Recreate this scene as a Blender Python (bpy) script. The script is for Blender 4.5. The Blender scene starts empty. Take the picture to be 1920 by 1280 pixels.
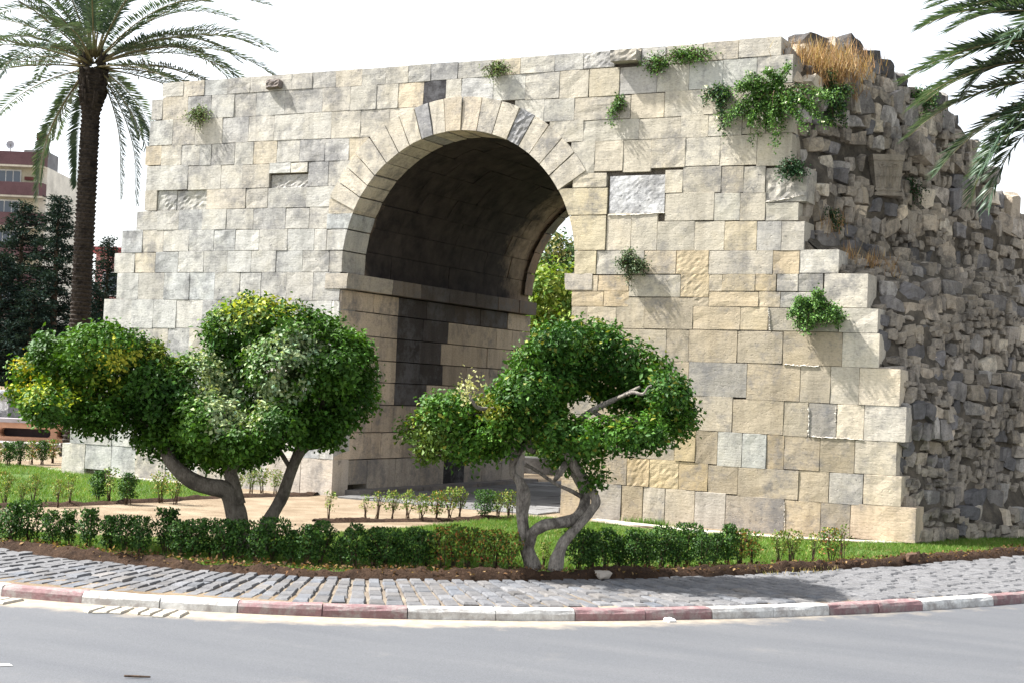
import bpy, bmesh, math
import numpy as np
from mathutils import Matrix, Vector

rng = np.random.default_rng(7)
SC = bpy.context.scene
COL = SC.collection

# ------------------------------------------------------------------ camera
FPX = 2812.61                       # focal length in pixels of the 1920 wide photograph
RC = np.array([[0.8816362, -0.02178949, 0.47142637],
               [0.46998164, -0.05013138, -0.88125144],
               [0.04283527, 0.99850491, -0.03395698]])     # camera -> world
CAM = np.array([10.923, -18.536, 1.65])
cam_d = bpy.data.cameras.new('camera')
cam_d.sensor_width = 36.0
cam_d.lens = FPX / 1920 * 36.0
cam_d.clip_start = 0.1
cam_d.clip_end = 3000
cam = bpy.data.objects.new('camera', cam_d)
COL.objects.link(cam)
M = Matrix([[*RC[i], CAM[i]] for i in range(3)] + [[0, 0, 0, 1]])
cam.matrix_world = M
SC.camera = cam

# ------------------------------------------------------------------ sky, sun, exposure
SUN_EL = math.radians(51)
SUN_H = np.array([-0.942, -0.335]); SUN_H /= np.linalg.norm(SUN_H)
TO_SUN = np.array([SUN_H[0] * math.cos(SUN_EL), SUN_H[1] * math.cos(SUN_EL), math.sin(SUN_EL)])
world = bpy.data.worlds.new('World'); SC.world = world
world.use_nodes = True
nt = world.node_tree
sky = nt.nodes.new('ShaderNodeTexSky'); sky.sky_type = 'NISHITA'
sky.sun_disc = False
sky.sun_elevation = SUN_EL
sky.sun_rotation = math.atan2(SUN_H[0], SUN_H[1])
sky.air_density = 1.0; sky.dust_density = 2.0; sky.ozone_density = 1.0
bg = nt.nodes['Background']
haz = nt.nodes.new('ShaderNodeHueSaturation')          # thin white haze over the whole sky
haz.inputs['Saturation'].default_value = 0.28; haz.inputs['Value'].default_value = 1.15
nt.links.new(sky.outputs[0], haz.inputs['Color']); nt.links.new(haz.outputs[0], bg.inputs[0])
bg.inputs[1].default_value = 0.115
sun_d = bpy.data.lights.new('sun', 'SUN')
sun_d.energy = 5.0; sun_d.angle = math.radians(1.5); sun_d.color = (1.0, 0.97, 0.925)
sun = bpy.data.objects.new('sun', sun_d); COL.objects.link(sun)
sun.location = (-20, -10, 30)
sun.rotation_euler = Vector(-TO_SUN).to_track_quat('-Z', 'Y').to_euler()
SC.view_settings.view_transform = 'Standard'
SC.view_settings.look = 'None'
SC.view_settings.exposure = 1.42
SC.view_settings.gamma = 1.0
SC.view_settings.use_curve_mapping = False
SC.cycles.max_bounces = 6
SC.cycles.diffuse_bounces = 3
SC.cycles.transparent_max_bounces = 4

# ------------------------------------------------------------------ survey helpers: photograph pixel -> place in the world
def ray(x, y):
    return RC @ np.array([x - 960.0, 640.0 - y, -FPX])
def on_ground(x, y, z=0.0):
    d = ray(x, y); return CAM + d * ((z - CAM[2]) / d[2])
def on_facade(x, y, Y=0.0):
    d = ray(x, y); return CAM + d * ((Y - CAM[1]) / d[1])
def at_depth(x, y, depth):
    return CAM + ray(x, y) * (depth / FPX)
def proj(P):
    c = (np.asarray(P) - CAM) @ RC
    return 960 + FPX * c[..., 0] / -c[..., 2], 640 - FPX * c[..., 1] / -c[..., 2]
ER = np.array([0.88246, 0.47043]); ER /= np.linalg.norm(ER)       # level direction to the camera's side
EF = np.array([-ER[1], ER[0]])                                      # level direction away from the camera
def lf(lat, fwd, z=0.0):
    lat = np.asarray(lat, float); fwd = np.asarray(fwd, float)
    return np.stack([CAM[0] + lat * ER[0] + fwd * EF[0], CAM[1] + lat * ER[1] + fwd * EF[1], np.zeros_like(lat) + z], -1)
def to_lf(P):
    d = np.asarray(P)[..., :2] - CAM[:2]
    return d @ ER, d @ EF

# ------------------------------------------------------------------ object helpers
def tag(o, label=None, cat=None, group=None, kind=None):
    if label: o['label'] = label
    if cat: o['category'] = cat
    if group: o['group'] = group
    if kind: o['kind'] = kind
    return o
def link(name, me, parent=None, loc=None):
    o = bpy.data.objects.new(name, me); COL.objects.link(o)
    if parent is not None: o.parent = parent
    if loc is not None: o.location = loc
    return o
def empty(name, loc=(0, 0, 0)):
    o = bpy.data.objects.new(name, None); COL.objects.link(o); o.location = loc
    o.empty_display_size = 0.2
    return o
def np_mesh(name, V, F, mat=None, col=None, smooth=False):
    """V (n,3), F (m,k) one polygon size, col (n,3) per vertex"""
    V = np.asarray(V, np.float32); F = np.asarray(F, np.int32)
    me = bpy.data.meshes.new(name)
    m, k = F.shape
    me.vertices.add(len(V)); me.vertices.foreach_set('co', V.ravel())
    me.loops.add(m * k); me.loops.foreach_set('vertex_index', F.ravel())
    me.polygons.add(m); me.polygons.foreach_set('loop_start', np.arange(0, m * k, k, dtype=np.int32))
    if smooth: me.polygons.foreach_set('use_smooth', np.ones(m, bool))
    if col is not None:
        a = me.color_attributes.new('Col', 'FLOAT_COLOR', 'POINT')
        c = np.ones((len(V), 4), np.float32); c[:, :3] = col
        a.data.foreach_set('color', c.ravel())
    me.update(calc_edges=True); me.validate()
    if mat: me.materials.append(mat)
    return me
def poly_mesh(name, V, faces, mat=None, smooth=False):
    me = bpy.data.meshes.new(name)
    me.from_pydata([tuple(map(float, v)) for v in V], [], faces)
    if smooth: me.polygons.foreach_set('use_smooth', [True] * len(faces))
    me.update()
    if mat: me.materials.append(mat)
    return me
class MB:
    """collects shapes for one mesh"""
    def __init__(s): s.V = []; s.F = []
    def add(s, V, F):
        n = len(s.V); s.V += [tuple(v) for v in V]; s.F += [tuple(i + n for i in f) for f in F]
    def box(s, x0, x1, y0, y1, z0, z1, bev=0.0):
        b = bev
        V = []
        for z, i in ((z0, 0), (z1 - b, 0), (z1, b)):
            V += [(x0 + i, y0 + i, z), (x1 - i, y0 + i, z), (x1 - i, y1 - i, z), (x0 + i, y1 - i, z)]
        F = [(3, 2, 1, 0), (8, 9, 10, 11)]
        for l in (0, 4):
            for k in range(4): F.append((l + k, l + (k + 1) % 4, l + 4 + (k + 1) % 4, l + 4 + k))
        s.add(V, F)
    def obox(s, c, ax, ay, az, hx, hy, hz):
        c, ax, ay, az = map(np.asarray, (c, ax, ay, az))
        V = [c + ax * hx * i + ay * hy * j + az * hz * k for k in (-1, 1) for j in (-1, 1) for i in (-1, 1)]
        s.add(V, [(0, 2, 3, 1), (4, 5, 7, 6), (0, 1, 5, 4), (2, 6, 7, 3), (0, 4, 6, 2), (1, 3, 7, 5)])
    def build(s, name, mat, parent=None, smooth=False, loc=None):
        V = np.array(s.V)
        if loc is not None: V = V - np.asarray(loc)
        return link(name, poly_mesh(name, V, s.F, mat, smooth), parent, loc)

def vnoise(P, seed=0, scale=1.0):
    """cheap smooth noise -1..1 for arrays of points"""
    P = np.asarray(P) * scale; r = np.random.default_rng(1000 + seed)
    o = np.zeros(P.shape[:-1])
    for k in range(6):
        w = r.normal(size=3) * (1.0 + 0.55 * k); o += np.sin(P @ w + r.uniform(0, 6.28)) / (1 + 0.4 * k)
    return o / 2.2

def smooth_path(pts, n):
    """Catmull-Rom through pts (with any number of columns) -> n samples"""
    P = np.asarray(pts, float); P = np.vstack([2 * P[0] - P[1], P, 2 * P[-1] - P[-2]])
    m = len(P) - 3; t = np.linspace(0, m - 1e-6, n); i = t.astype(int); u = (t - i)[:, None]
    p0, p1, p2, p3 = P[i], P[i + 1], P[i + 2], P[i + 3]
    return 0.5 * (2 * p1 + (p2 - p0) * u + (2 * p0 - 5 * p1 + 4 * p2 - p3) * u ** 2 + (3 * p1 - p0 - 3 * p2 + p3) * u ** 3)
def tube_geo(pts, rad, n=None, seg=9, lump=0.0, seed=0):
    Q = smooth_path(np.c_[np.asarray(pts), np.asarray(rad)], n or max(8, 5 * len(pts)))
    P, r = Q[:, :3], np.maximum(Q[:, 3], 0.002)
    T = np.gradient(P, axis=0); T /= np.linalg.norm(T, axis=1)[:, None] + 1e-9
    ref = np.array([0.3, 0.9, 0.1]); V = []
    a = np.linspace(0, 2 * np.pi, seg, endpoint=False)
    for k in range(len(P)):
        s = np.cross(T[k], ref); s /= np.linalg.norm(s) + 1e-9; b = np.cross(T[k], s)
        ref = np.cross(s, T[k]) * 1.0 if False else ref
        ring = P[k] + (np.cos(a)[:, None] * s + np.sin(a)[:, None] * b) * r[k]
        if lump: ring = P[k] + (ring - P[k]) * (1 + lump * vnoise(ring, seed, 9.0))[:, None]
        V.append(ring)
    V = np.vstack(V + [P[:1], P[-1:]]); F = []
    m = len(P)
    for k in range(m - 1):
        for j in range(seg):
            F.append((k * seg + j, k * seg + (j + 1) % seg, (k + 1) * seg + (j + 1) % seg, (k + 1) * seg + j))
    for j in range(seg):
        F.append((m * seg, (j + 1) % seg, j)); F.append((m * seg + 1, (m - 1) * seg + j, (m - 1) * seg + (j + 1) % seg))
    return V, F
def tube(name, pts, rad, mat, parent=None, loc=None, **kw):
    V, F = tube_geo(pts, rad, **kw)
    if loc is not None: V = V - np.asarray(loc)
    return link(name, poly_mesh(name, V, F, mat, True), parent, loc)

def leaf_mesh(name, P, N, size, width, col, mat, fold=0.18, droop=None, r=rng):
    """P base points (n,3), N facing normals (n,3), folded diamond leaves"""
    n = len(P); N = N / (np.linalg.norm(N, axis=1)[:, None] + 1e-9)
    D = r.normal(size=(n, 3)) if droop is None else droop
    D = D - N * np.sum(D * N, 1)[:, None]; D /= np.linalg.norm(D, axis=1)[:, None] + 1e-9
    S = np.cross(N, D)
    L = size[:, None]; Wd = width[:, None]
    V = np.empty((n, 4, 3)); V[:, 0] = P; V[:, 2] = P + D * L
    mid = P + D * L * 0.52 + N * L * fold
    V[:, 1] = mid + S * Wd; V[:, 3] = mid - S * Wd
    i = np.arange(n)[:, None] * 4
    F = np.concatenate([i + [0, 1, 2], i + [0, 2, 3]])
    return np_mesh(name, V.reshape(-1, 3), F, mat, np.repeat(col, 4, 0))

# ------------------------------------------------------------------ materials
def put(o, parent, c):
    o.parent = parent; o.location = np.asarray(c) - np.array(parent.location); return o
class NT:
    def __init__(s, name):
        s.m = bpy.data.materials.new(name); s.m.use_nodes = True
        s.t = s.m.node_tree; s.b = s.t.nodes['Principled BSDF']; s.out = s.t.nodes['Material Output']
    def n(s, typ, **kw):
        nd = s.t.nodes.new(typ)
        for k, v in kw.items():
            if k.startswith('i_'): nd.inputs[k[2:].replace('_', ' ')].default_value = v
            else: setattr(nd, k, v)
        return nd
    def l(s, a, b): s.t.links.new(a, b)
    def mapping(s, vec, sc): 
        nd = s.n('ShaderNodeMapping'); nd.inputs['Scale'].default_value = sc; s.l(vec, nd.inputs[0]); return nd.outputs[0]
    def noise(s, vec, scale, detail=4, rough=0.55):
        nd = s.n('ShaderNodeTexNoise'); nd.inputs['Scale'].default_value = scale; nd.inputs['Detail'].default_value = detail
        nd.inputs['Roughness'].default_value = rough
        s.l(vec, nd.inputs['Vector']); return nd.outputs['Fac']
    def ramp(s, fac, stops):
        nd = s.n('ShaderNodeValToRGB'); e = nd.color_ramp.elements
        e[0].position, e[1].position = stops[0][0], stops[-1][0]
        def c4(c): return (c, c, c, 1) if np.isscalar(c) else (*c, 1)
        e[0].color, e[1].color = c4(stops[0][1]), c4(stops[-1][1])
        for p, c in stops[1:-1]:
            k = e.new(p); k.color = c4(c)
        s.l(fac, nd.inputs[0]); return nd.outputs[0]
    def math(s, op, a, b=None):
        nd = s.n('ShaderNodeMath', operation=op)
        for i, v in enumerate((a, b)):
            if v is None: continue
            if isinstance(v, (int, float)): nd.inputs[i].default_value = v
            else: s.l(v, nd.inputs[i])
        return nd.outputs[0]
    def mix(s, fac, a, b, blend='MIX'):
        nd = s.n('ShaderNodeMix', data_type='RGBA', blend_type=blend)
        for i, v in ((0, fac), (6, a), (7, b)):
            if isinstance(v, (int, float)): nd.inputs[i].default_value = v
            elif isinstance(v, tuple): nd.inputs[i].default_value = (*v, 1)
            else: s.l(v, nd.inputs[i])
        return nd.outputs[2]
    def bump(s, h, strength, dist, prev=None):
        nd = s.n('ShaderNodeBump'); nd.inputs['Strength'].default_value = strength; nd.inputs['Distance'].default_value = dist
        s.l(h, nd.inputs['Height'])
        if prev is not None: s.l(prev, nd.inputs['Normal'])
        return nd.outputs[0]
    def done(s, color=None, rough=0.9, normal=None, spec=0.25):
        if color is not None:
            if isinstance(color, tuple): s.b.inputs['Base Color'].default_value = (*color, 1)
            else: s.l(color, s.b.inputs['Base Color'])
        if isinstance(rough, (int, float)): s.b.inputs['Roughness'].default_value = rough
        else: s.l(rough, s.b.inputs['Roughness'])
        s.b.inputs['Specular IOR Level'].default_value = spec
        if normal is not None: s.l(normal, s.b.inputs['Normal'])
        return s.m

def stone_mat(name, bump=0.7, tool=0.5, dark=(0.135, 0.135, 0.142)):
    t = NT(name)
    pos = t.n('ShaderNodeNewGeometry').outputs['Position']
    oi = t.n('ShaderNodeObjectInfo')
    off = t.n('ShaderNodeVectorMath', operation='SCALE'); off.inputs[0].default_value = (37, 19, 53); t.l(oi.outputs['Random'], off.inputs['Scale'])
    vec = t.n('ShaderNodeVectorMath', operation='ADD'); t.l(pos, vec.inputs[0]); t.l(off.outputs[0], vec.inputs[1])
    p = vec.outputs[0]
    base = oi.outputs['Color']
    big = t.ramp(t.noise(p, 2.3, 5, 0.6), [(0.25, (0.88, 0.885, 0.90)), (0.5, (1.0, 1.0, 1.0)), (0.75, (1.07, 1.04, 0.97))])
    c = t.mix(1.0, base, big, 'MULTIPLY')
    fine = t.ramp(t.noise(t.mapping(p, (1, 1, 2.2)), 24, 7, 0.75), [(0.3, 0.66), (0.5, 1.0), (0.72, 1.12)])
    c = t.mix(1.0, c, fine, 'MULTIPLY')
    # vertical run marks
    run = t.ramp(t.noise(t.mapping(pos, (3.6, 3.6, 0.45)), 1.0, 6, 0.66), [(0.36, 0.70), (0.52, 1.0), (0.66, 1.06)])
    c = t.mix(0.75, c, run, 'MULTIPLY')
    # lichen and grime: clumps from wall-wide noise, grain from fine noise, amount per stone (object alpha)
    st = t.math('ADD', t.math('MULTIPLY', t.noise(pos, 1.7, 4, 0.6), 0.60), t.math('MULTIPLY', t.noise(pos, 8.0, 8, 0.78), 0.62))
    st = t.math('ADD', st, t.math('MULTIPLY', oi.outputs['Alpha'], 0.11))
    st = t.math('MULTIPLY', t.ramp(st, [(0.64, 0.0), (0.79, 1.0)]), 0.68)
    c = t.mix(st, c, dark)
    spots = t.ramp(t.noise(p, 17, 3, 0.5), [(0.66, 0.0), (0.74, 0.7)])
    c = t.mix(t.math('MULTIPLY', spots, t.math('ADD', oi.outputs['Alpha'], 0.10)), c, (0.085, 0.085, 0.09))
    h1 = t.noise(p, 9, 8, 0.68)
    h2 = t.noise(t.mapping(p, (5.0, 5.0, 34.0)), 1.0, 4, 0.6)
    pits = t.ramp(t.noise(p, 38, 2, 0.5), [(0.25, 0.0), (0.38, 1.0)])
    nrm = t.bump(h1, bump, 0.035)
    nrm = t.bump(h2, tool, 0.012, nrm)
    nrm = t.bump(pits, 0.45, 0.01, nrm)
    return t.done(c, 0.92, nrm, 0.15)

M_STONE = stone_mat('limestone', 0.20, 0.30)
M_RUBBLE = stone_mat('rubble_limestone', 1.0, 0.5, (0.075, 0.072, 0.07))

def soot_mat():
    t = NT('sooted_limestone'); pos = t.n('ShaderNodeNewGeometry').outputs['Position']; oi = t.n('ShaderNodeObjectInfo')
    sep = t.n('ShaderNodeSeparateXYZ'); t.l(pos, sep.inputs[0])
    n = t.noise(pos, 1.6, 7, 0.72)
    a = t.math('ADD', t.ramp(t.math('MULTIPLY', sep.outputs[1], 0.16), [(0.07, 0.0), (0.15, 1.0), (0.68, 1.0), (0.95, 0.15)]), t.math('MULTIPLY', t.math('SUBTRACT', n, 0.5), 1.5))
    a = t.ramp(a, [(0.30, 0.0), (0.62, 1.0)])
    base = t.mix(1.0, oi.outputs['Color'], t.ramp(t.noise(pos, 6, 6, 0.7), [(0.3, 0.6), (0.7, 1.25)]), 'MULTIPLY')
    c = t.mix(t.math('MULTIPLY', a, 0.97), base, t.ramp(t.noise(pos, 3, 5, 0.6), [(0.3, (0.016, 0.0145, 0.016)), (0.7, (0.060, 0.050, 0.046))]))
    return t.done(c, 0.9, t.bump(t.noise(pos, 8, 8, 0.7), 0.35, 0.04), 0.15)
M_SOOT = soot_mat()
def mortar_mat(name, ca, cb, bump=1.0):
    t = NT(name); pos = t.n('ShaderNodeNewGeometry').outputs['Position']
    c = t.ramp(t.noise(pos, 5, 8, 0.7), [(0.3, ca), (0.7, cb)])
    n = t.bump(t.noise(pos, 7, 10, 0.75), bump, 0.12)
    return t.done(c, 0.95, n, 0.1)
M_MORTAR = mortar_mat('mortar_core', (0.10, 0.09, 0.075), (0.26, 0.225, 0.18))
M_RCORE = mortar_mat('rubble_core', (0.05, 0.046, 0.042), (0.19, 0.165, 0.13), .7)

def leaf_mat(name, trans=0.20, rough=0.55, spec=0.2):
    t = NT(name)
    a = t.n('ShaderNodeVertexColor', layer_name='Col').outputs[0]
    t.l(a, t.b.inputs['Base Color']); t.b.inputs['Roughness'].default_value = rough
    t.b.inputs['Specular IOR Level'].default_value = spec
    tr = t.n('ShaderNodeBsdfTranslucent')
    br = t.mix(1.0, a, (1.25, 1.25, 0.55), 'MULTIPLY'); t.l(br, tr.inputs[0])
    mx = t.n('ShaderNodeMixShader'); mx.inputs[0].default_value = trans
    t.l(t.b.outputs[0], mx.inputs[1]); t.l(tr.outputs[0], mx.inputs[2]); t.l(mx.outputs[0], t.out.inputs[0])
    return t.m
M_LEAF = leaf_mat('leaf')
M_NEEDLE = leaf_mat('needle', 0.1, 0.85, 0.08)
M_FROND = leaf_mat('frond_leaf', 0.22, 0.38, 0.45)
M_GRASS = leaf_mat('grass_blade', 0.30, 0.6, 0.2)
M_DRY = leaf_mat('dry_grass', 0.3, 0.8, 0.1)

def bark_mat(name, ca, cb, sc=(9, 9, 3)):
    t = NT(name); pos = t.n('ShaderNodeNewGeometry').outputs['Position']
    v = t.mapping(pos, sc)
    nz = t.math('ADD', t.math('MULTIPLY', t.noise(v, 2.2, 7, 0.75), 0.6), t.math('MULTIPLY', t.noise(v, 9.0, 5, 0.7), 0.4))
    c = t.ramp(nz, [(0.36, ca), (0.62, cb)])
    c = t.mix(t.ramp(t.noise(pos, 5, 4, 0.6), [(0.52, 0.0), (0.66, 0.7)]), c, tuple(np.array(ca) * .8))
    return t.done(c, 0.88, t.bump(nz, 1.0, 0.05), 0.12)
M_BARK_G = bark_mat('grey_bark', (0.07, 0.06, 0.052), (0.42, 0.38, 0.33))
M_BARK_B = bark_mat('brown_bark', (0.09, 0.075, 0.06), (0.27, 0.235, 0.19))
M_STEM = bark_mat('twig_bark', (0.06, 0.04, 0.03), (0.16, 0.11, 0.075))
M_PALMBARK = bark_mat('palm_bark', (0.015, 0.013, 0.013), (0.085, 0.068, 0.055), (6, 6, 12))

def ground_mat(name, stops, sc=2.0, bump=0.5, dist=0.03, speck=0.25):
    t = NT(name); pos = t.n('ShaderNodeNewGeometry').outputs['Position']
    c = t.ramp(t.noise(pos, sc, 8, 0.65), stops)
    f = t.ramp(t.noise(pos, 60, 4, 0.7), [(0.3, 1 - speck), (0.7, 1 + speck * 0.6)])
    c = t.mix(1.0, c, f, 'MULTIPLY')
    return t.done(c, 0.95, t.bump(t.noise(pos, 18, 8, 0.7), bump, dist), 0.12)
M_DIRT = ground_mat('sandy_dirt', [(0.3, (0.155, 0.112, 0.072)), (0.5, (0.235, 0.183, 0.125)), (0.7, (0.315, 0.258, 0.185))], 1.6, 0.8)
M_SOIL = ground_mat('dark_soil', [(0.3, (0.026, 0.016, 0.011)), (0.7, (0.082, 0.050, 0.032))], 5.0, 1.0, 0.06, 0.45)
M_TURF = ground_mat('turf_soil', [(0.3, (0.045, 0.085, 0.018)), (0.7, (0.085, 0.135, 0.03))], 3.0)
M_FARGROUND = ground_mat('far_ground', [(0.3, (0.13, 0.12, 0.10)), (0.7, (0.22, 0.20, 0.17))], 0.3)

def asphalt_mat():
    t = NT('asphalt'); pos = t.n('ShaderNodeNewGeometry').outputs['Position']
    # tyre-polished bands follow the curve of the road: level distance from the island's middle
    rot = t.n('ShaderNodeMapping'); rot.inputs['Rotation'].default_value = (0, 0, -math.atan2(ER[1], ER[0])); rot.inputs['Scale'].default_value = (0.25, 1.6, 1)
    t.l(pos, rot.inputs[0])
    n1 = t.noise(rot.outputs[0], 1.3, 6, 0.6)
    c = t.ramp(n1, [(0.30, (0.083, 0.087, 0.096)), (0.5, (0.093, 0.097, 0.105)), (0.72, (0.106, 0.109, 0.116))])
    g = t.ramp(t.noise(pos, 90, 5, 0.85), [(0.3, 0.62), (0.5, 1.0), (0.7, 1.32)])
    c = t.mix(1.0, c, g, 'MULTIPLY')
    pt = t.ramp(t.noise(pos, 1.1, 6, 0.7), [(0.58, 0.0), (0.68, 0.22)])
    c = t.mix(pt, c, (0.19, 0.18, 0.165))
    sand = t.n('ShaderNodeAttribute', attribute_name='sand').outputs['Fac']
    sn = t.math('MULTIPLY_ADD', t.noise(pos, 3.5, 8, 0.7), 0.9); 
    nd = sn.node; nd.inputs[2].default_value = -0.45
    s2 = t.ramp(t.math('ADD', sand, sn), [(0.25, 0.0), (0.62, 1.0)])
    s2 = t.math('MULTIPLY', s2, t.ramp(sand, [(0.02, 0.0), (0.2, 1.0)]))
    sc = t.ramp(t.noise(pos, 9, 6, 0.7), [(0.3, (0.24, 0.20, 0.15)), (0.7, (0.37, 0.32, 0.25))])
    c = t.mix(s2, c, sc)
    return t.done(c, 0.82, t.bump(t.noise(pos, 160, 3, 0.7), 0.5, 0.006), 0.3)
M_ASPHALT = asphalt_mat()

def tint_mat(name, rough=0.9, bump=0.5, wear=None, sc=6, dist=0.02):
    """colour from the object, optional wear colour in patches"""
    t = NT(name); pos = t.n('ShaderNodeNewGeometry').outputs['Position']; oi = t.n('ShaderNodeObjectInfo')
    c = t.mix(1.0, oi.outputs['Color'], t.ramp(t.noise(pos, sc, 6, 0.65), [(0.3, 0.72), (0.55, 1.0), (0.75, 1.14)]), 'MULTIPLY')
    c = t.mix(1.0, c, t.ramp(t.noise(pos, sc * 12, 3, 0.6), [(0.3, 0.86), (0.7, 1.1)]), 'MULTIPLY')
    if wear:
        w = t.ramp(t.noise(pos, sc * 1.7, 8, 0.75), [(0.46, 0.0), (0.62, 0.85)])
        c = t.mix(w, c, wear)
    return t.done(c, rough, t.bump(t.noise(pos, sc * 5, 6, 0.7), bump, dist), 0.2)
M_KERB = tint_mat('kerb_paint', 0.75, 0.5, (0.27, 0.25, 0.235), 4.5)
M_SETT = tint_mat('sett_stone', 0.8, 0.7, None, 4)
M_TINT = tint_mat('tinted', 0.85, 0.25, None, 0.7)
M_GLASS = NT('window_glass').done((0.06, 0.08, 0.11), 0.08, None, 0.6)
M_WHITE = NT('white_frame').done((0.72, 0.72, 0.70), 0.6)
# ================================================================== THE GATEWAY
ARC_Z, ARC_R, DEPTH = 3.45, 1.93, 6.2
gate = empty('stone_gateway', (0, 0, 0))
tag(gate, 'weathered limestone city gateway with one round arch and a broken rubble end', 'gateway')

def pl(pts, x):
    pts = sorted(pts); return float(np.interp(x, [p[0] for p in pts], [p[1] for p in pts]))

def grid_block(name, fn, frame, size, color, stain, mat=None, nx=3, nz=3, y0=0.0, depth=0.42, bev=0.004, rough=0.0022, parent=None, chip=0.0, r=rng):
    """one stone: fn(s,t) -> (a,b) on the surface, frame(a,b,d) -> world; d is depth into the wall"""
    S, T = np.meshgrid(np.linspace(0, 1, nx + 1), np.linspace(0, 1, nz + 1), indexing='ij')
    es, et = min(0.3, bev / size[0]), min(0.3, bev / size[1])
    a, b = fn(es + S * (1 - 2 * es), et + T * (1 - 2 * et))
    d = y0 + r.normal(size=S.shape) * rough + r.normal() * rough * 1.2 * (S - 0.5) + r.normal() * rough * 1.2 * (T - 0.5)
    front = frame(a, b, d).reshape(-1, 3)
    bi = [(i, 0) for i in range(nx)] + [(nx, j) for j in range(nz)] + [(i, nz) for i in range(nx, 0, -1)] + [(0, j) for j in range(nz, 0, -1)]
    bs = np.array([i / nx for i, j in bi]); bt = np.array([j / nz for i, j in bi])
    wob = r.normal(size=len(bi)) * rough * 0.5
    corner = ((bs == 0) | (bs == 1)) & ((bt == 0) | (bt == 1))
    ins = np.where(corner, abs(r.normal(size=len(bi))) * (0.006 + chip), abs(wob))
    bs2 = np.clip(bs + np.where(bs < 0.5, 1, -1) * ins / size[0], 0, 1); bt2 = np.clip(bt + np.where(bt < 0.5, 1, -1) * ins / size[1], 0, 1)
    a, b = fn(bs2, bt2)
    ring = frame(a, b, np.full(len(bi), y0 + bev * 1.9)); back = frame(a, b, np.full(len(bi), y0 + depth))
    V = np.vstack([front, ring, back]); n0 = (nx + 1) * (nz + 1); m = len(bi)
    idx = lambda i, j: i * (nz + 1) + j
    F = [(idx(i, j), idx(i + 1, j), idx(i + 1, j + 1), idx(i, j + 1)) for i in range(nx) for j in range(nz)]
    for k in range(m):
        k2 = (k + 1) % m
        F.append((n0 + k, n0 + k2, idx(*bi[k2]), idx(*bi[k]))); F.append((n0 + m + k, n0 + m + k2, n0 + k2, n0 + k))
    c = V.mean(0)
    o = link(name, poly_mesh(name, V - c, F, mat or M_STONE), parent or gate, tuple(c))
    o.color = (*color, stain)
    return o

FAC = lambda a, b, d: np.stack([a, d + 0 * a, b], -1)

def lerp(a, b, t): return tuple(np.array(a) * (1 - t) + np.array(b) * t)
def stone_colour(px, py, r=rng):
    """local colour of the ashlar as it varies over the wall, plus variation from stone to stone"""
    if px < 640:
        c = lerp((0.465, 0.447, 0.40), (0.46, 0.45, 0.42), np.clip((py - 300) / 250, 0, 1)); s = 0.55
    elif px < 1060:
        c = (0.46, 0.435, 0.375); s = 0.45
    else:
        c = lerp((0.455, 0.42, 0.345), (0.35, 0.30, 0.225), np.clip((py - 330) / 350, 0, 1)); s = 0.25
        if px > 1575: c = (0.50, 0.45, 0.365); s = 0.28
    v = np.exp(r.normal() * 0.045); w = r.normal() * 0.02
    c = np.array(c) * v * np.array([1 + w, 1, 1 - 1.3 * w])
    q = r.random()
    if q < 0.08: c = c * np.array([1.06, 0.99, 0.88])
    elif q < 0.2: c = lerp(c, np.array([c.mean()] * 3), .5); s += 0.3
    return tuple(np.clip(c, 0.02, 0.75)), float(np.clip(s * r.uniform(0.5, 1.5), 0, 1))

def face_block(x0, x1, yt, yb, color=None, stain=None, proud=None, **kw):
    """ashlar given by its edges as measured on the photograph's facade plane"""
    ym = (yt + yb) / 2; xm = (x0 + x1) / 2
    u0, u1 = on_facade(x0, ym)[0], on_facade(x1, ym)[0]
    v0, v1 = on_facade(xm, yb)[2], on_facade(xm, yt)[2]
    g = 0.0006
    u0 += g; u1 -= g; v0 += g * 0.8; v1 -= g * 0.8
    if v0 < 0.06 and 'v0' not in kw: v0 = -0.05
    if 'v0' in kw: v0 = kw.pop('v0')
    c, s = stone_colour(xm, ym)
    if color is not None: c = color if (max(color) < .2 or min(color) > .55) else lerp(c, color, .42)
    kw.setdefault('bev', float(rng.choice([.0022, .003, .0045, .008], p=[.4, .3, .2, .1])))
    if stain is not None: s = stain
    y0 = rng.normal() * 0.0025 if proud is None else -proud
    kw.setdefault('chip', 0.012 if rng.random() < 0.3 else 0.0)
    grid_block('ashlar_block', lambda S, T: (u0 + (u1 - u0) * S, v0 + (v1 - v0) * T), FAC, (u1 - u0, v1 - v0), c, s, y0=y0, **kw)

def course(top, bot, joints, over=None):
    for k in range(len(joints) - 1):
        x0, x1 = joints[k], joints[k + 1]
        if x0 is None or x1 is None: continue
        xm = (x0 + x1) / 2
        kw = dict((over or {}).get(k, {}))
        if kw.pop('skip', False): continue
        face_block(x0, x1, pl(top, xm), pl(bot, xm), **kw)

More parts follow.
